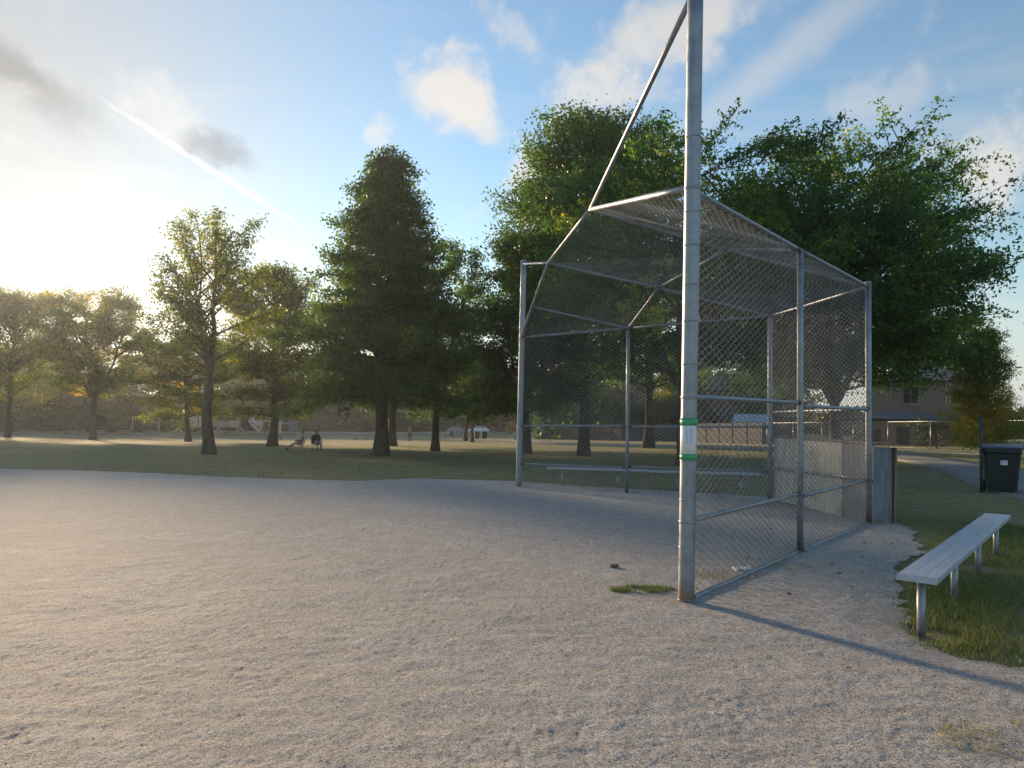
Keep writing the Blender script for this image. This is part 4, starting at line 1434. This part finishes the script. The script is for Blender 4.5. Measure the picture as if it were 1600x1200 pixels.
for i in range(3):
    a, b = CP[i], CP[i + 1]
    A_, B_ = np.array([*a, g(*a)]), np.array([*b, g(*b)])
    n = max(2, int(round(np.linalg.norm(b - a) / 3.0)))
    for k in range(n + (1 if i == 2 else 0)):
        p = A_ + (B_ - A_) * k / n
        tube('post', [(*(p[:2] - off[:2]), p[2] - off[2] - 0.1), (*(p[:2] - off[:2]), p[2] - off[2] + 1.78)], 0.032, M['galv'], root, 8)
    tube('top_rail', [zup(A_, 1.76) - off, zup(B_, 1.76) - off], 0.025, M['galv'], root, 8)
    tube('tension_wire', [zup(A_, 0.06) - off, zup(B_, 0.06) - off], 0.006, M['galv'], root, 5)
    wall_mesh(A_, B_, 1.72, 70 + i, root, off, 0.002)


def hip_roof(root, w, d, z0, z1, ov, m, cx=0.0, cy=0.0, name='roof'):
    """hip roof with thickness over a w x d plan"""
    W_, D_ = w / 2 + ov, d / 2 + ov
    rl = max(0.2, W_ - D_)
    V = [(-W_, -D_, z0), (W_, -D_, z0), (W_, D_, z0), (-W_, D_, z0), (-rl, 0, z1), (rl, 0, z1), (-W_, -D_, z0 - 0.16), (W_, -D_, z0 - 0.16), (W_, D_, z0 - 0.16), (-W_, D_, z0 - 0.16)]
    F = [(0, 1, 5, 4), (1, 2, 5), (2, 3, 4, 5), (3, 0, 4), (6, 7, 1, 0), (7, 8, 2, 1), (8, 9, 3, 2), (9, 6, 0, 3), (9, 8, 7, 6)]
    me = bpy.data.meshes.new(name)
    me.from_pydata([(x + cx, y + cy, z) for x, y, z in V], [], F)
    r = link(name, me, m, root)
    bm = bmesh.new()
    for sx in (-1, 1):
        add_box(bm, (cx + sx * (W_ + 0.035), cy, z0 - 0.06), (0.07, 2 * D_ + 0.14, 0.14))
    for sy in (-1, 1):
        add_box(bm, (cx, cy + sy * (D_ + 0.035), z0 - 0.06), (2 * W_, 0.07, 0.138))
    bm_obj('gutter', bm, M['dark'], r)
    return r


def window(root, x, y, z, w, h, face):
    """framed window set into a wall; face -1 = facing -y, else facing -x"""
    wn_ = None
    if face == 'f':
        wn_ = box('window', (x, y - 0.02, z), (w, 0.08, h), M['brown'], root)
        for s in (-1, 1):
            box('pane', (x + s * w * 0.235, y - 0.052, z), (w * 0.42, 0.03, h * 0.88), M['glass'], wn_)
        box('sill', (x, y - 0.07, z - h / 2 - 0.05), (w + 0.15, 0.16, 0.07), M['concrete'], wn_)
    else:
        wn_ = box('window', (x - 0.02, y, z), (0.08, w, h), M['brown'], root)
        for s in (-1, 1):
            box('pane', (x - 0.052, y + s * w * 0.235, z), (0.03, w * 0.42, h * 0.88), M['glass'], wn_)
        box('sill', (x - 0.07, y, z - h / 2 - 0.05), (0.16, w + 0.15, 0.07), M['concrete'], wn_)
    return wn_


def house(label, x, y, rz, w, d, eave, ridge, brick, roofm, wins, ext=None, base=-0.9):
    t = empty('brick_house', (x, y, base), rz)
    tag(t, label, 'house', 'brick houses beyond the park fence')
    box('wall', (0, 0, eave / 2), (w, d, eave), brick, t)
    hip_roof(t, w, d, eave + 0.1, ridge, 0.5, roofm)
    for wx, wz, ww, wh in wins:
        window(t, wx, -d / 2, wz, ww, wh, 'f')
    window(t, -w / 2, 0, eave * 0.72, 1.6, 1.3, 's')
    if ext:
        ew, ed, ee, er, ex, m2 = ext
        box('annex_wall', (ex, -d / 2 - ed / 2, ee / 2), (ew, ed - 0.01, ee), brick, t)
        hip_roof(t, ew, ed, ee + 0.1, er, 0.5, m2, ex, -d / 2 - ed / 2, 'annex_roof')
        for q in (-0.3, 0.28):
            window(t, ex + q * ew, -d / 2 - ed, 1.25, 1.3, 1.4, 'f')
        dr = box('door', (ex + 0.02 * ew, -d / 2 - ed - 0.02, 1.02), (0.95, 0.06, 2.05), M['dark'], t)
        box('handle', (ex + 0.02 * ew + 0.36, -d / 2 - ed - 0.07, 1.0), (0.05, 0.05, 0.12), M['galv'], dr)
    return t


house('tan brick two storey house with grey hip roof and low dark annex', 36.2, 66.0, R(-29), 8.8, 9.0, 5.75, 7.4, M['brick'], M['shingle'], ((-1.0, 4.65, 1.2, 1.5), (2.6, 4.65, 1.3, 1.5), (2.8, 1.6, 1.6, 1.3)), (6.8, 4.2, 2.55, 3.25, -1.6, M['shingle2']))
house('brick house with broad grey roof beyond the small yellowing tree', 50.5, 60.0, R(-36), 13.0, 9.0, 4.1, 6.4, M['brick'], M['shingle'], ((-3.5, 2.9, 1.6, 1.3), (0.5, 2.9, 1.6, 1.3), (4.2, 2.9, 1.6, 1.3)))
house('red brick house half hidden behind the backstop and locust leaves', 26.5, 88.0, R(-18), 13.5, 9.0, 5.5, 7.6, M['brick2'], M['shingle2'], ((-4, 4.4, 1.6, 1.3), (0, 4.4, 1.6, 1.3), (4, 4.4, 1.6, 1.3)), (7.0, 4.0, 2.6, 3.4, 2.0, M['shingle']))
# garden shed with pale metal roof
sh = empty('garden_shed', (21.6, 68.0, -0.75), R(-20))
tag(sh, 'low garden shed with a bright pale blue metal roof behind the fence', 'shed')
box('wall', (0, 0, 1.0), (2.6, 2.0, 2.0), M['plank'], sh)
box('roof', (0, 0, 2.25), (3.1, 2.5, 0.05), M['alu'], sh, 0, R(22))
box('door', (0.3, -1.02, 0.9), (0.8, 0.05, 1.75), M['ply2'], sh)
# lattice antenna mast
mx, my = 33.9, 58.4
mt = empty('antenna_mast', (mx, my, -0.9))
tag(mt, 'thin lattice antenna mast rising against the tan brick wall', 'mast')
for k in range(3):
    a = k * 2.094 + 0.4
    tube('mast_leg', [(0.17 * math.cos(a), 0.17 * math.sin(a), 0), (0.17 * math.cos(a), 0.17 * math.sin(a), 7.4)], 0.02, M['dark'], mt, 6)
for q in range(18):
    z = 0.3 + q * 0.4
    for k in range(3):
        a, b = k * 2.094 + 0.4, (k + 1) * 2.094 + 0.4
        tube('rung', [(0.17 * math.cos(a), 0.17 * math.sin(a), z), (0.17 * math.cos(b), 0.17 * math.sin(b), z)], 0.010, M['dark'], mt, 4)
tube('mast_pipe', [(0, 0, 7.2), (0, 0, 8.9)], 0.035, M['galv'], mt, 8)

# ------------------------------------------------------------------ cars


def car(label, x, y, rz, paint):
    t = empty('parked_car', (x, y, g(x, y) + 0.03), rz)
    tag(t, label, 'car', 'cars parked beyond the trees')
    prof = [(-2.2, 0.35), (-2.25, 0.65), (-2.15, 0.92), (-1.9, 0.98), (-1.35, 1.42), (0.3, 1.45), (0.95, 1.02), (1.95, 0.88), (2.2, 0.66), (2.2, 0.35)]
    bm = bmesh.new()
    rows = []
    for yy, inset in ((-0.88, 0.0), (-0.80, 0.03), (0.80, 0.03), (0.88, 0.0)):
        rows.append([bm.verts.new((px_, yy * (0.86 if pz > 1.1 else 1.0), pz + (inset if pz > 0.5 else 0))) for px_, pz in prof])
    for a, b in zip(rows, rows[1:]):
        for i in range(len(prof)):
            j = (i + 1) % len(prof)
            bm.faces.new((a[i], a[j], b[j], b[i]))
    bm.faces.new(rows[0][::-1])
    bm.faces.new(rows[-1])
    bmesh.ops.recalc_face_normals(bm, faces=bm.faces)
    bm_obj('body', bm, paint, t)
    for s in (-1, 1):
        for x0, x1 in ((-1.45, -0.55), (-0.47, 0.42)):
            box('side_window', ((x0 + x1) / 2, s * 0.80, 1.19), (x1 - x0, 0.08, 0.34), M['glass'], t, 0, s * -0.24)
        for wx in (-1.35, 1.35):
            w = tube('wheel', [(wx, s * 0.70, 0.32), (wx, s * 0.90, 0.32)], 0.32, M['rubber'], t, 20)
            tube('rim', [(wx, s * 0.89, 0.32), (wx, s * 0.915, 0.32)], 0.19, M['cargrey'], w, 12)
        box('headlight', (2.17, s * 0.62, 0.70), (0.12, 0.36, 0.14), M['white'], t)
        box('taillight', (-2.21, s * 0.66, 0.75), (0.1, 0.3, 0.16), M['red'], t)
    box('windscreen', (0.66, 0, 1.25), (0.06, 1.3, 0.5), M['glass'], t, 0, 0, R(-56))
    box('rear_window', (-1.66, 0, 1.22), (0.06, 1.25, 0.45), M['glass'], t, 0, 0, R(50))
    return t


car('grey car parked beyond the seated person on the park bench', -11.5, 163.0, R(-6), M['cargrey'])
car('white car parked behind the pair of slender trees', -7.0, 162.2, R(174), M['white'])
car('black car parked beside the small golden shrub', -2.2, 159.5, R(172), M['carblk'])

# ------------------------------------------------------------------ playground


def picnic(label, x, y, rz, top, parts_red=False):
    t = empty('picnic_table', (x, y, g(x, y)), rz)
    tag(t, label, 'table', 'picnic tables near the playground')
    for k in range(4):
        box('top_plank', (0, -0.30 + 0.2 * k, 0.75), (1.85, 0.185, 0.04), top, t)
    for s in (-1, 1):
        box('seat_plank', (0, s * 0.72, 0.45), (1.85, 0.26, 0.04), top, t)
    lm = M['red'] if parts_red else M['dark']
    for s in (-1, 1):
        tube('cross_leg', [(s * 0.65, -0.72, 0.0), (s * 0.65, -0.22, 0.72)], 0.035, lm, t, 6)
        tube('cross_leg', [(s * 0.65, 0.72, 0.0), (s * 0.65, 0.22, 0.72)], 0.035, lm, t, 6)
        tube('seat_support', [(s * 0.65, -0.80, 0.41), (s * 0.65, 0.80, 0.41)], 0.03, lm, t, 6)
    if parts_red:
        box('red_base', (0, 0, 0.36), (1.1, 0.7, 0.6), M['red'], t, 0, 0, 0, 0.08)
    return t


picnic('pale topped picnic table with red base left of the swings', -72.2, 140.5, R(-6), M['white'], True)
picnic('small pale picnic table right behind the big loose crowned tree', -75.6, 139.1, R(50), M['white'])
picnic('grey picnic table farthest from the swings', -79.3, 136.4, R(12), M['wood'])
picnic('wooden picnic table in front of the blue shelter', -30.3, 96.5, R(-4), M['wood'])
picnic('dark picnic table left of the pyramidal linden trunk', -19.2, 96.5, R(14), M['wood'])

# swing set
sw = empty('swing_set', (-61.3, 131.5, g(-61.3, 131.5)), R(18))
tag(sw, 'grey metal swing set with curved end legs left of the slide', 'swing')
HH = 3.3
tube('top_bar', [(-4.2, 0, HH), (0, 0, HH), (4.2, 0, HH)], 0.07, M['galv'], sw, 10)
for x0 in (-4.2, 0, 4.2):
    for s in (-1, 1):
        P = [(x0 - 0.15 * 0, s * (0.05 + 1.5 * t ** 1.6), HH - 0.1 * t - (HH - 0.1) * t ** 1.25) for t in np.linspace(0, 1, 8)]
        tube('leg', P, 0.055, M['galv'], sw, 8)
for x0 in (-3.0, -1.4, 1.4, 3.0):
    stt = box('swing_seat', (x0, 0, 0.6), (0.5, 0.2, 0.03), M['rubber'], sw)
    for s in (-1, 1):
        tube('chain', [(x0 + s * 0.22, 0, 0.6), (x0 + s * 0.22, 0, HH)], 0.012, M['galv'], stt, 5)

# climbing frame with slides
pf = empty('play_structure', (-52.8, 134.5, g(-52.8, 134.5)), R(6))
tag(pf, 'brown and tan play structure with platforms and two slides', 'play structure')
for i, x0 in enumerate((-4.8, -2.6, -0.4, 1.8, 4.0)):
    for y0 in (-0.9, 0.9):
        tube('post', [(x0, y0, -0.1), (x0, y0, 3.7)], 0.09, M['brown'] if i % 2 else M['tan'], pf, 10)
for x0 in (-3.7, -1.5, 0.7, 2.9):
    box('deck', (x0, 0, 1.45), (2.1, 1.7, 0.10), M['dark'], pf)
for x0 in (-3.7, -1.5):
    box('wall_panel', (x0, -0.92, 2.55), (1.95, 0.06, 1.9), M['tan'], pf)
for x0 in (-1.5, 0.7, 2.9):
    box('wall_panel', (x0, 0.92, 2.2), (1.95, 0.06, 1.2), M['tan'], pf)
tube('top_rail', [(-4.9, -0.9, 3.62), (4.1, -0.9, 3.62)], 0.05, M['tan'], pf, 8)
tube('top_rail', [(-4.9, 0.9, 3.62), (4.1, 0.9, 3.62)], 0.05, M['tan'], pf, 8)


def slide(parent, P, w, m, name='slide'):
    P = np.array(P, float)
    bm = bmesh.new()
    T = np.gradient(P, axis=0)
    side = np.stack([-T[:, 1], T[:, 0], 0 * T[:, 0]], -1)
    side /= np.linalg.norm(side, axis=1)[:, None]
    prof = [(-1, 0.28), (-0.85, 0.28), (-0.8, 0.04), (0.8, 0.04), (0.85, 0.28), (1, 0.28), (1, -0.06), (-1, -0.06)]
    rows = [[bm.verts.new(tuple(p + s_ * (u * w / 2) + np.array([0, 0, z]))) for u, z in prof] for p, s_ in zip(P, side)]
    for a, b in zip(rows, rows[1:]):
        for i in range(8):
            j = (i + 1) % 8
            bm.faces.new((a[i], a[j], b[j], b[i]))
    bm.faces.new(rows[0][::-1])
    bm.faces.new(rows[-1])
    bmesh.ops.recalc_face_normals(bm, faces=bm.faces)
    return bm_obj(name, bm, m, parent)


slide(pf, [(-4.8, 0, 1.55), (-5.3, 0, 1.5), (-6.3, 0, 0.95), (-7.3, 0, 0.4), (-7.9, 0, 0.2), (-8.9, 0, 0.16)], 0.8, M['tan'])
slide(pf, [(4.0, -0.2, 1.55), (4.4, -0.4, 1.5), (5.4, -1.0, 0.85), (6.2, -1.5, 0.35), (6.8, -1.9, 0.2)], 0.8, M['brown'])
slide(pf, [(1.0, -0.95, 1.55), (1.0, -1.3, 1.5), (1.3, -2.2, 0.85), (1.6, -3.0, 0.3), (1.8, -3.6, 0.18)], 0.8, M['brown'])
for k in range(5):
    tube('arch_rung', [(2.5 + 0.8 * 0, -0.95 - 0.28 * k, 1.5 - 0.3 * k), (3.3, -0.95 - 0.28 * k, 1.5 - 0.3 * k)], 0.03, M['red'], pf, 6)
for x0 in (2.5, 3.3):
    tube('arch_side', [(x0, -0.95, 1.5), (x0, -1.5, 1.1), (x0, -2.1, 0.3), (x0, -2.2, 0.0)], 0.035, M['red'], pf, 6)

# curved play shelter
ps = empty('play_shelter', (-43.0, 137.0, g(-43.0, 137.0)), R(4))
tag(ps, 'curved blue play shelter with mottled orange and white end panel', 'play shelter')
bm = bmesh.new()
n = 14
rows = []
for i in range(n + 1):
    t = i / n
    x0 = -4.1 + 8.4 * t
    zt = 3.5 - 0.9 * t * t - 0.5 * (1 - t) ** 6
    row = []
    for y0 in (-1.3, -0.8, 0, 0.8, 1.3):
        row.append(bm.verts.new((x0, y0, zt - 0.65 * (y0 / 1.3) ** 2)))
    rows.append(row)
for a, b in zip(rows, rows[1:]):
    for i in range(4):
        bm.faces.new((a[i], b[i], b[i + 1], a[i + 1]))
bmesh.ops.solidify(bm, geom=bm.faces[:], thickness=0.05)
bm_obj('roof', bm, M['blue'], ps)
tube('edge_trim', [(-4.1 + 8.4 * t, -1.31, 3.5 - 0.9 * t * t - 0.5 * (1 - t) ** 6 - 0.63) for t in np.linspace(0, 1, 12)], 0.045, M['white'], ps, 6)


def panel(name, pts, y0, th, m):
    bm = bmesh.new()
    a = [bm.verts.new((x, y0 + s, z)) for x, z, s in pts]
    b = [bm.verts.new((x, y0 + s + th, z)) for x, z, s in pts]
    bm.faces.new(a)
    bm.faces.new(b[::-1])
    for i in range(len(pts)):
        j = (i + 1) % len(pts)
        bm.faces.new((a[i], b[i], b[j], a[j]))
    bmesh.ops.recalc_face_normals(bm, faces=bm.faces)
    return bm_obj(name, bm, m, ps)


panel('end_panel', [(-4.25, 2.5, 0), (-4.2, 3.0, 0), (-3.7, 3.4, 0), (-3.0, 3.4, 0), (-2.2, 2.9, 0), (-1.6, 2.3, 0), (-1.75, 1.3, 0), (-2.1, 0.7, 0), (-2.7, 0.95, 0), (-3.6, 1.6, 0)], -1.38, 0.10, M['mottle'])
panel('side_panel', [(0.4, 0.35, 0), (1.6, 0.35, 0), (1.6, 2.9, 0), (1.2, 3.0, 0)], -1.36, 0.10, M['tan'])
panel('sail_panel', [(2.9, 0.9, 0), (4.9, 0.9, 0), (5.2, 0.5, 0), (4.0, 2.7, 0), (3.0, 2.7, 0)], -1.36, 0.06, M['blue'])
for x0 in (-1.9, 1.0, 3.6):
    for y0 in (-1.2, 1.2):
        tube('post', [(x0, y0, -0.1), (x0, y0, 2.75)], 0.07, M['dark'], ps, 8)

# thin sign post by the path
sg_ = empty('path_sign', (0.6, 79.2, g(0.6, 79.2)))
tag(sg_, 'thin black path sign post seen beside the far tall pole', 'sign')
tube('shaft', [(0, 0, -0.1), (0, 0, 2.3)], 0.04, M['dark'], sg_, 8)
box('plate', (0, -0.05, 0.35), (0.6, 0.02, 0.4), M['wood'], sg_)

# ------------------------------------------------------------------ people


def person(label, loc, rz, J, mats, scale=1.0):
    """J: joint name -> (x,y,z); faces forward along -y. One skinned body mesh with hair as its child"""
    E_ = [('pelvis', 'waist'), ('waist', 'chest'), ('chest', 'neck'), ('neck', 'chin'), ('chin', 'brow'), ('brow', 'crown')]
    rad = dict(pelvis=0.15, waist=0.125, chest=0.15, neck=0.055, chin=0.075, brow=0.095, crown=0.06)
    for s in 'LR':
        E_ += [('chest', 'sh' + s), ('sh' + s, 'el' + s), ('el' + s, 'wr' + s), ('wr' + s, 'pa' + s), ('pelvis', 'hip' + s), ('hip' + s, 'kn' + s), ('kn' + s, 'an' + s), ('an' + s, 'toe' + s)]
        rad.update({'sh' + s: 0.07, 'el' + s: 0.05, 'wr' + s: 0.034, 'pa' + s: 0.036, 'hip' + s: 0.10, 'kn' + s: 0.068, 'an' + s: 0.045, 'toe' + s: 0.035})
        w, p = np.array(J['wr' + s], float), np.array(J['pa' + s], float)
        d = unit(p - w)
        sd_ = unit(np.cross(d, (0.3, 1, 0.2)))
        for k in range(5):
            if k == 0:
                J[f'th{s}0'] = tuple(w + (p - w) * 0.5 + sd_ * 0.045)
                J[f'th{s}1'] = tuple(w + (p - w) * 0.9 + sd_ * 0.065)
                ch = ['wr' + s, f'th{s}0', f'th{s}1']
            else:
                o = sd_ * (0.03 - 0.02 * (k - 1))
                ln = (0.075, 0.085, 0.078, 0.06)[k - 1]
                J[f'f{s}{k}0'] = tuple(p + o + d * ln * 0.5)
                J[f'f{s}{k}1'] = tuple(p + o + d * ln + np.array([0, 0, -0.012]))
                ch = ['pa' + s, f'f{s}{k}0', f'f{s}{k}1']
            for a, b in zip(ch, ch[1:]):
                E_.append((a, b))
                rad[b] = 0.010
    names = list(J)
    me = bpy.data.meshes.new('body')
    me.from_pydata([J[n_] for n_ in names], [(names.index(a), names.index(b)) for a, b in E_], [])
    o = bpy.data.objects.new('body', me)
    COL.objects.link(o)
    o.modifiers.new('skin', 'SKIN')
    me.skin_vertices[0].data[names.index('pelvis')].use_root = True
    for i, n_ in enumerate(names):
        r_ = rad.get(n_, 0.05)
        me.skin_vertices[0].data[i].radius = (r_, r_)
    sb = o.modifiers.new('sub', 'SUBSURF')
    sb.levels = sb.render_levels = 1
    dg = bpy.context.evaluated_depsgraph_get()
    nm = bpy.data.meshes.new_from_object(o.evaluated_get(dg))
    bpy.data.objects.remove(o)
    # clothing by nearest bone
    grp = {}
    for a, b in E_:
        k = 0
        if a[:2] in ('hi', 'kn') or a == 'pelvis' and b.startswith('hip'): k = 1
        if b.startswith('toe'): k = 3
        if a in ('neck', 'chin', 'brow') or b.startswith(('pa', 'th', 'f')): k = 2
        if a.startswith('el') and mats.get('bare'): k = 2
        grp[(a, b)] = k
    segs = [(np.array(J[a]), np.array(J[b]), k) for (a, b), k in grp.items()]
    for m_ in (mats['top'], mats['legs'], M['skin'], mats.get('shoes', M['white'])):
        nm.materials.append(m_)
    for f in nm.polygons:
        c = np.array(f.center)
        best, bk = 9, 0
        for a, b, k in segs:
            t = np.clip((c - a) @ (b - a) / ((b - a) @ (b - a) + 1e-9), 0, 1)
            d_ = np.linalg.norm(c - a - t * (b - a))
            if d_ < best:
                best, bk = d_, k
        f.material_index = bk
        f.use_smooth = True
    t = empty('person', loc, rz)
    tag(t, label, 'person')
    t.scale = (scale,) * 3
    link('body', nm, None, t)
    br, cr_ = np.array(J['brow'], float), np.array(J['crown'], float)
    up = unit(cr_ - np.array(J['chin'], float))
    bm = bmesh.new()
    bmesh.ops.create_uvsphere(bm, u_segments=14, v_segments=10, radius=0.108, matrix=Matrix.Translation(tuple(br + up * 0.03 + np.array([0, 0.02, 0]))))
    for v in [v for v in bm.verts if v.co.y < br[1] - 0.035 and v.co.z < br[2] + 0.05]:
        bm.verts.remove(v)
    bm_obj('hair', bm, M['hair'], t, True)
    fc = bmesh.new()
    for sx in (-1, 1):
        bmesh.ops.create_uvsphere(fc, u_segments=6, v_segments=4, radius=0.012, matrix=Matrix.Translation((br[0] + sx * 0.034, br[1] - 0.090, br[2] - 0.02)))
    bm_obj('eyes', fc, M['hair'], t)
    ns = bmesh.new()
    bmesh.ops.create_cone(ns, segments=6, radius1=0.016, radius2=0.006, depth=0.045, cap_ends=True, matrix=Matrix.Translation((br[0], br[1] - 0.098, br[2] - 0.05)))
    bm_obj('nose', ns, M['skin'], t)
    return t


STAND = dict(pelvis=(0, 0, .95), waist=(0, 0, 1.12), chest=(0, 0, 1.32), neck=(0, .01, 1.46), chin=(0, -.02, 1.53), brow=(0, 0, 1.63), crown=(0, .01, 1.71),
             shL=(.18, 0, 1.40), elL=(.24, .02, 1.13), wrL=(.22, -.12, .92), paL=(.21, -.16, .85), shR=(-.18, 0, 1.40), elR=(-.26, .03, 1.15), wrR=(-.14, -.16, 1.22), paR=(-.10, -.2, 1.28),
             hipL=(.09, 0, .90), knL=(.10, -.08, .49), anL=(.10, .04, .09), toeL=(.11, -.12, .035), hipR=(-.09, 0, .90), knR=(-.09, -.02, .49), anR=(-.09, .14, .10), toeR=(-.10, 0, .035))
person('person in grey top and dark jeans walking on the lawn before the path', (-10.34, 77.0, g(-10.34, 77)), R(25), dict(STAND), dict(top=M['grey_cloth'], legs=M['jean']))
SIT = dict(pelvis=(0, 0, .50), waist=(0, .04, .66), chest=(0, .08, .88), neck=(0, .07, 1.02), chin=(0, .03, 1.09), brow=(0, .04, 1.19), crown=(0, .06, 1.27),
           shL=(.18, .07, .96), elL=(.23, -.02, .70), wrL=(.18, -.25, .64), paL=(.16, -.33, .62), shR=(-.18, .07, .96), elR=(-.23, -.02, .70), wrR=(-.18, -.25, .64), paR=(-.16, -.33, .62),
           hipL=(.09, -.02, .48), knL=(.11, -.45, .50), anL=(.11, -.50, .09), toeL=(.12, -.66, .035), hipR=(-.09, -.02, .48), knR=(-.11, -.45, .50), anR=(-.11, -.46, .09), toeR=(-.12, -.62, .035))
STRETCH = dict(SIT)
STRETCH.update(knL=(.10, -.48, .46), anL=(.10, -.86, .20), toeL=(.11, -.98, .10), knR=(-.10, -.47, .46), anR=(-.10, -.80, .12), toeR=(-.11, -.95, .06))


def camp_chair(label, x, y, rz):
    t = empty('camp_chair', (x, y, g(x, y)), rz)
    tag(t, label, 'chair', 'folding camp chairs on the lawn')
    box('seat', (0, -0.1, 0.37), (0.52, 0.46, 0.02), M['black'], t, 0, R(-6))
    box('backrest', (0, 0.205, 0.66), (0.52, 0.02, 0.52), M['black'], t, 0, R(-14))
    for s in (-1, 1):
        box('armrest', (s * 0.30, -0.08, 0.58), (0.07, 0.44, 0.02), M['black'], t)
        tube('leg', [(s * 0.30, -0.32, 0), (s * 0.27, 0.14, 0.40)], 0.011, M['galv'], t, 6)
        tube('leg', [(s * 0.30, 0.24, 0), (s * 0.28, -0.30, 0.58)], 0.011, M['galv'], t, 6)
        tube('back_post', [(s * 0.28, 0.12, 0.38), (s * 0.28, 0.28, 0.92)], 0.011, M['galv'], t, 6)
    return t


for k, (x, y, a, pose, tp, lg, lab) in enumerate(((-13.25, 47.8, -72, STRETCH, 'pink', 'pink', 'person in faded pink lounging with legs stretched from a camp chair'), (-12.35, 48.0, 35, SIT, 'black', 'grey_cloth', 'person in black top and grey trousers sitting upright in a camp chair'))):
    camp_chair(('folding camp chair under the lounging person in faded pink', 'folding camp chair under the person in black top')[k], x, y, R(a))
    person(lab, (x, y, g(x, y) - 0.01), R(a), dict(pose), dict(top=M[tp], legs=M[lg], shoes=M['black']))
# park bench with a seated person by the path
pbx, pby = -9.2, 112.5
pb = empty('park_bench', (pbx, pby, g(pbx, pby)), R(-20))
tag(pb, 'slatted park bench with one person sitting beside the distant path', 'bench')
for k in range(3):
    box('seat_slat', (0, -0.18 + 0.15 * k, 0.44), (1.8, 0.13, 0.035), M['wood'], pb)
for k in range(3):
    box('back_slat', (0, 0.27 + 0.03 * k, 0.58 + 0.15 * k), (1.8, 0.03, 0.12), M['wood'], pb, 0, R(-12))
for s in (-1, 1):
    tube('leg', [(s * 0.75, -0.22, 0), (s * 0.75, -0.22, 0.42)], 0.03, M['dark'], pb, 6)
    tube('leg', [(s * 0.75, 0.30, 0), (s * 0.75, 0.24, 0.42), (s * 0.75, 0.36, 0.92)], 0.03, M['dark'], pb, 6)
ca, sa = math.cos(R(-20)), math.sin(R(-20))
person('person in navy clothes sitting on the park bench', (pbx + 0.4 * ca, pby + 0.4 * sa, g(pbx, pby)), R(-20), dict(SIT), dict(top=M['navy'], legs=M['navy'], shoes=M['white']))


# ------------------------------------------------------------------ added glare veil
hz = bpy.data.materials.new('glare_volume')  # thin scattering volume, added to imitate veiling lens glare
hz.use_nodes = True
hz.node_tree.nodes.clear()
pv = hz.node_tree.nodes.new('ShaderNodeVolumePrincipled')
pv.inputs['Color'].default_value = (0.84, 0.92, 1.0, 1)
pv.inputs['Density'].default_value = 0.00042
pv.inputs['Anisotropy'].default_value = 0.6
ho = hz.node_tree.nodes.new('ShaderNodeOutputMaterial')
hz.node_tree.links.new(pv.outputs[0], ho.inputs['Volume'])
o = box('glare_volume', (0, 250, 12.5), (1900, 2330, 35), hz)
tag(o, 'thin air volume added over the park to imitate lens glare', 'glare_volume', kind='stuff')
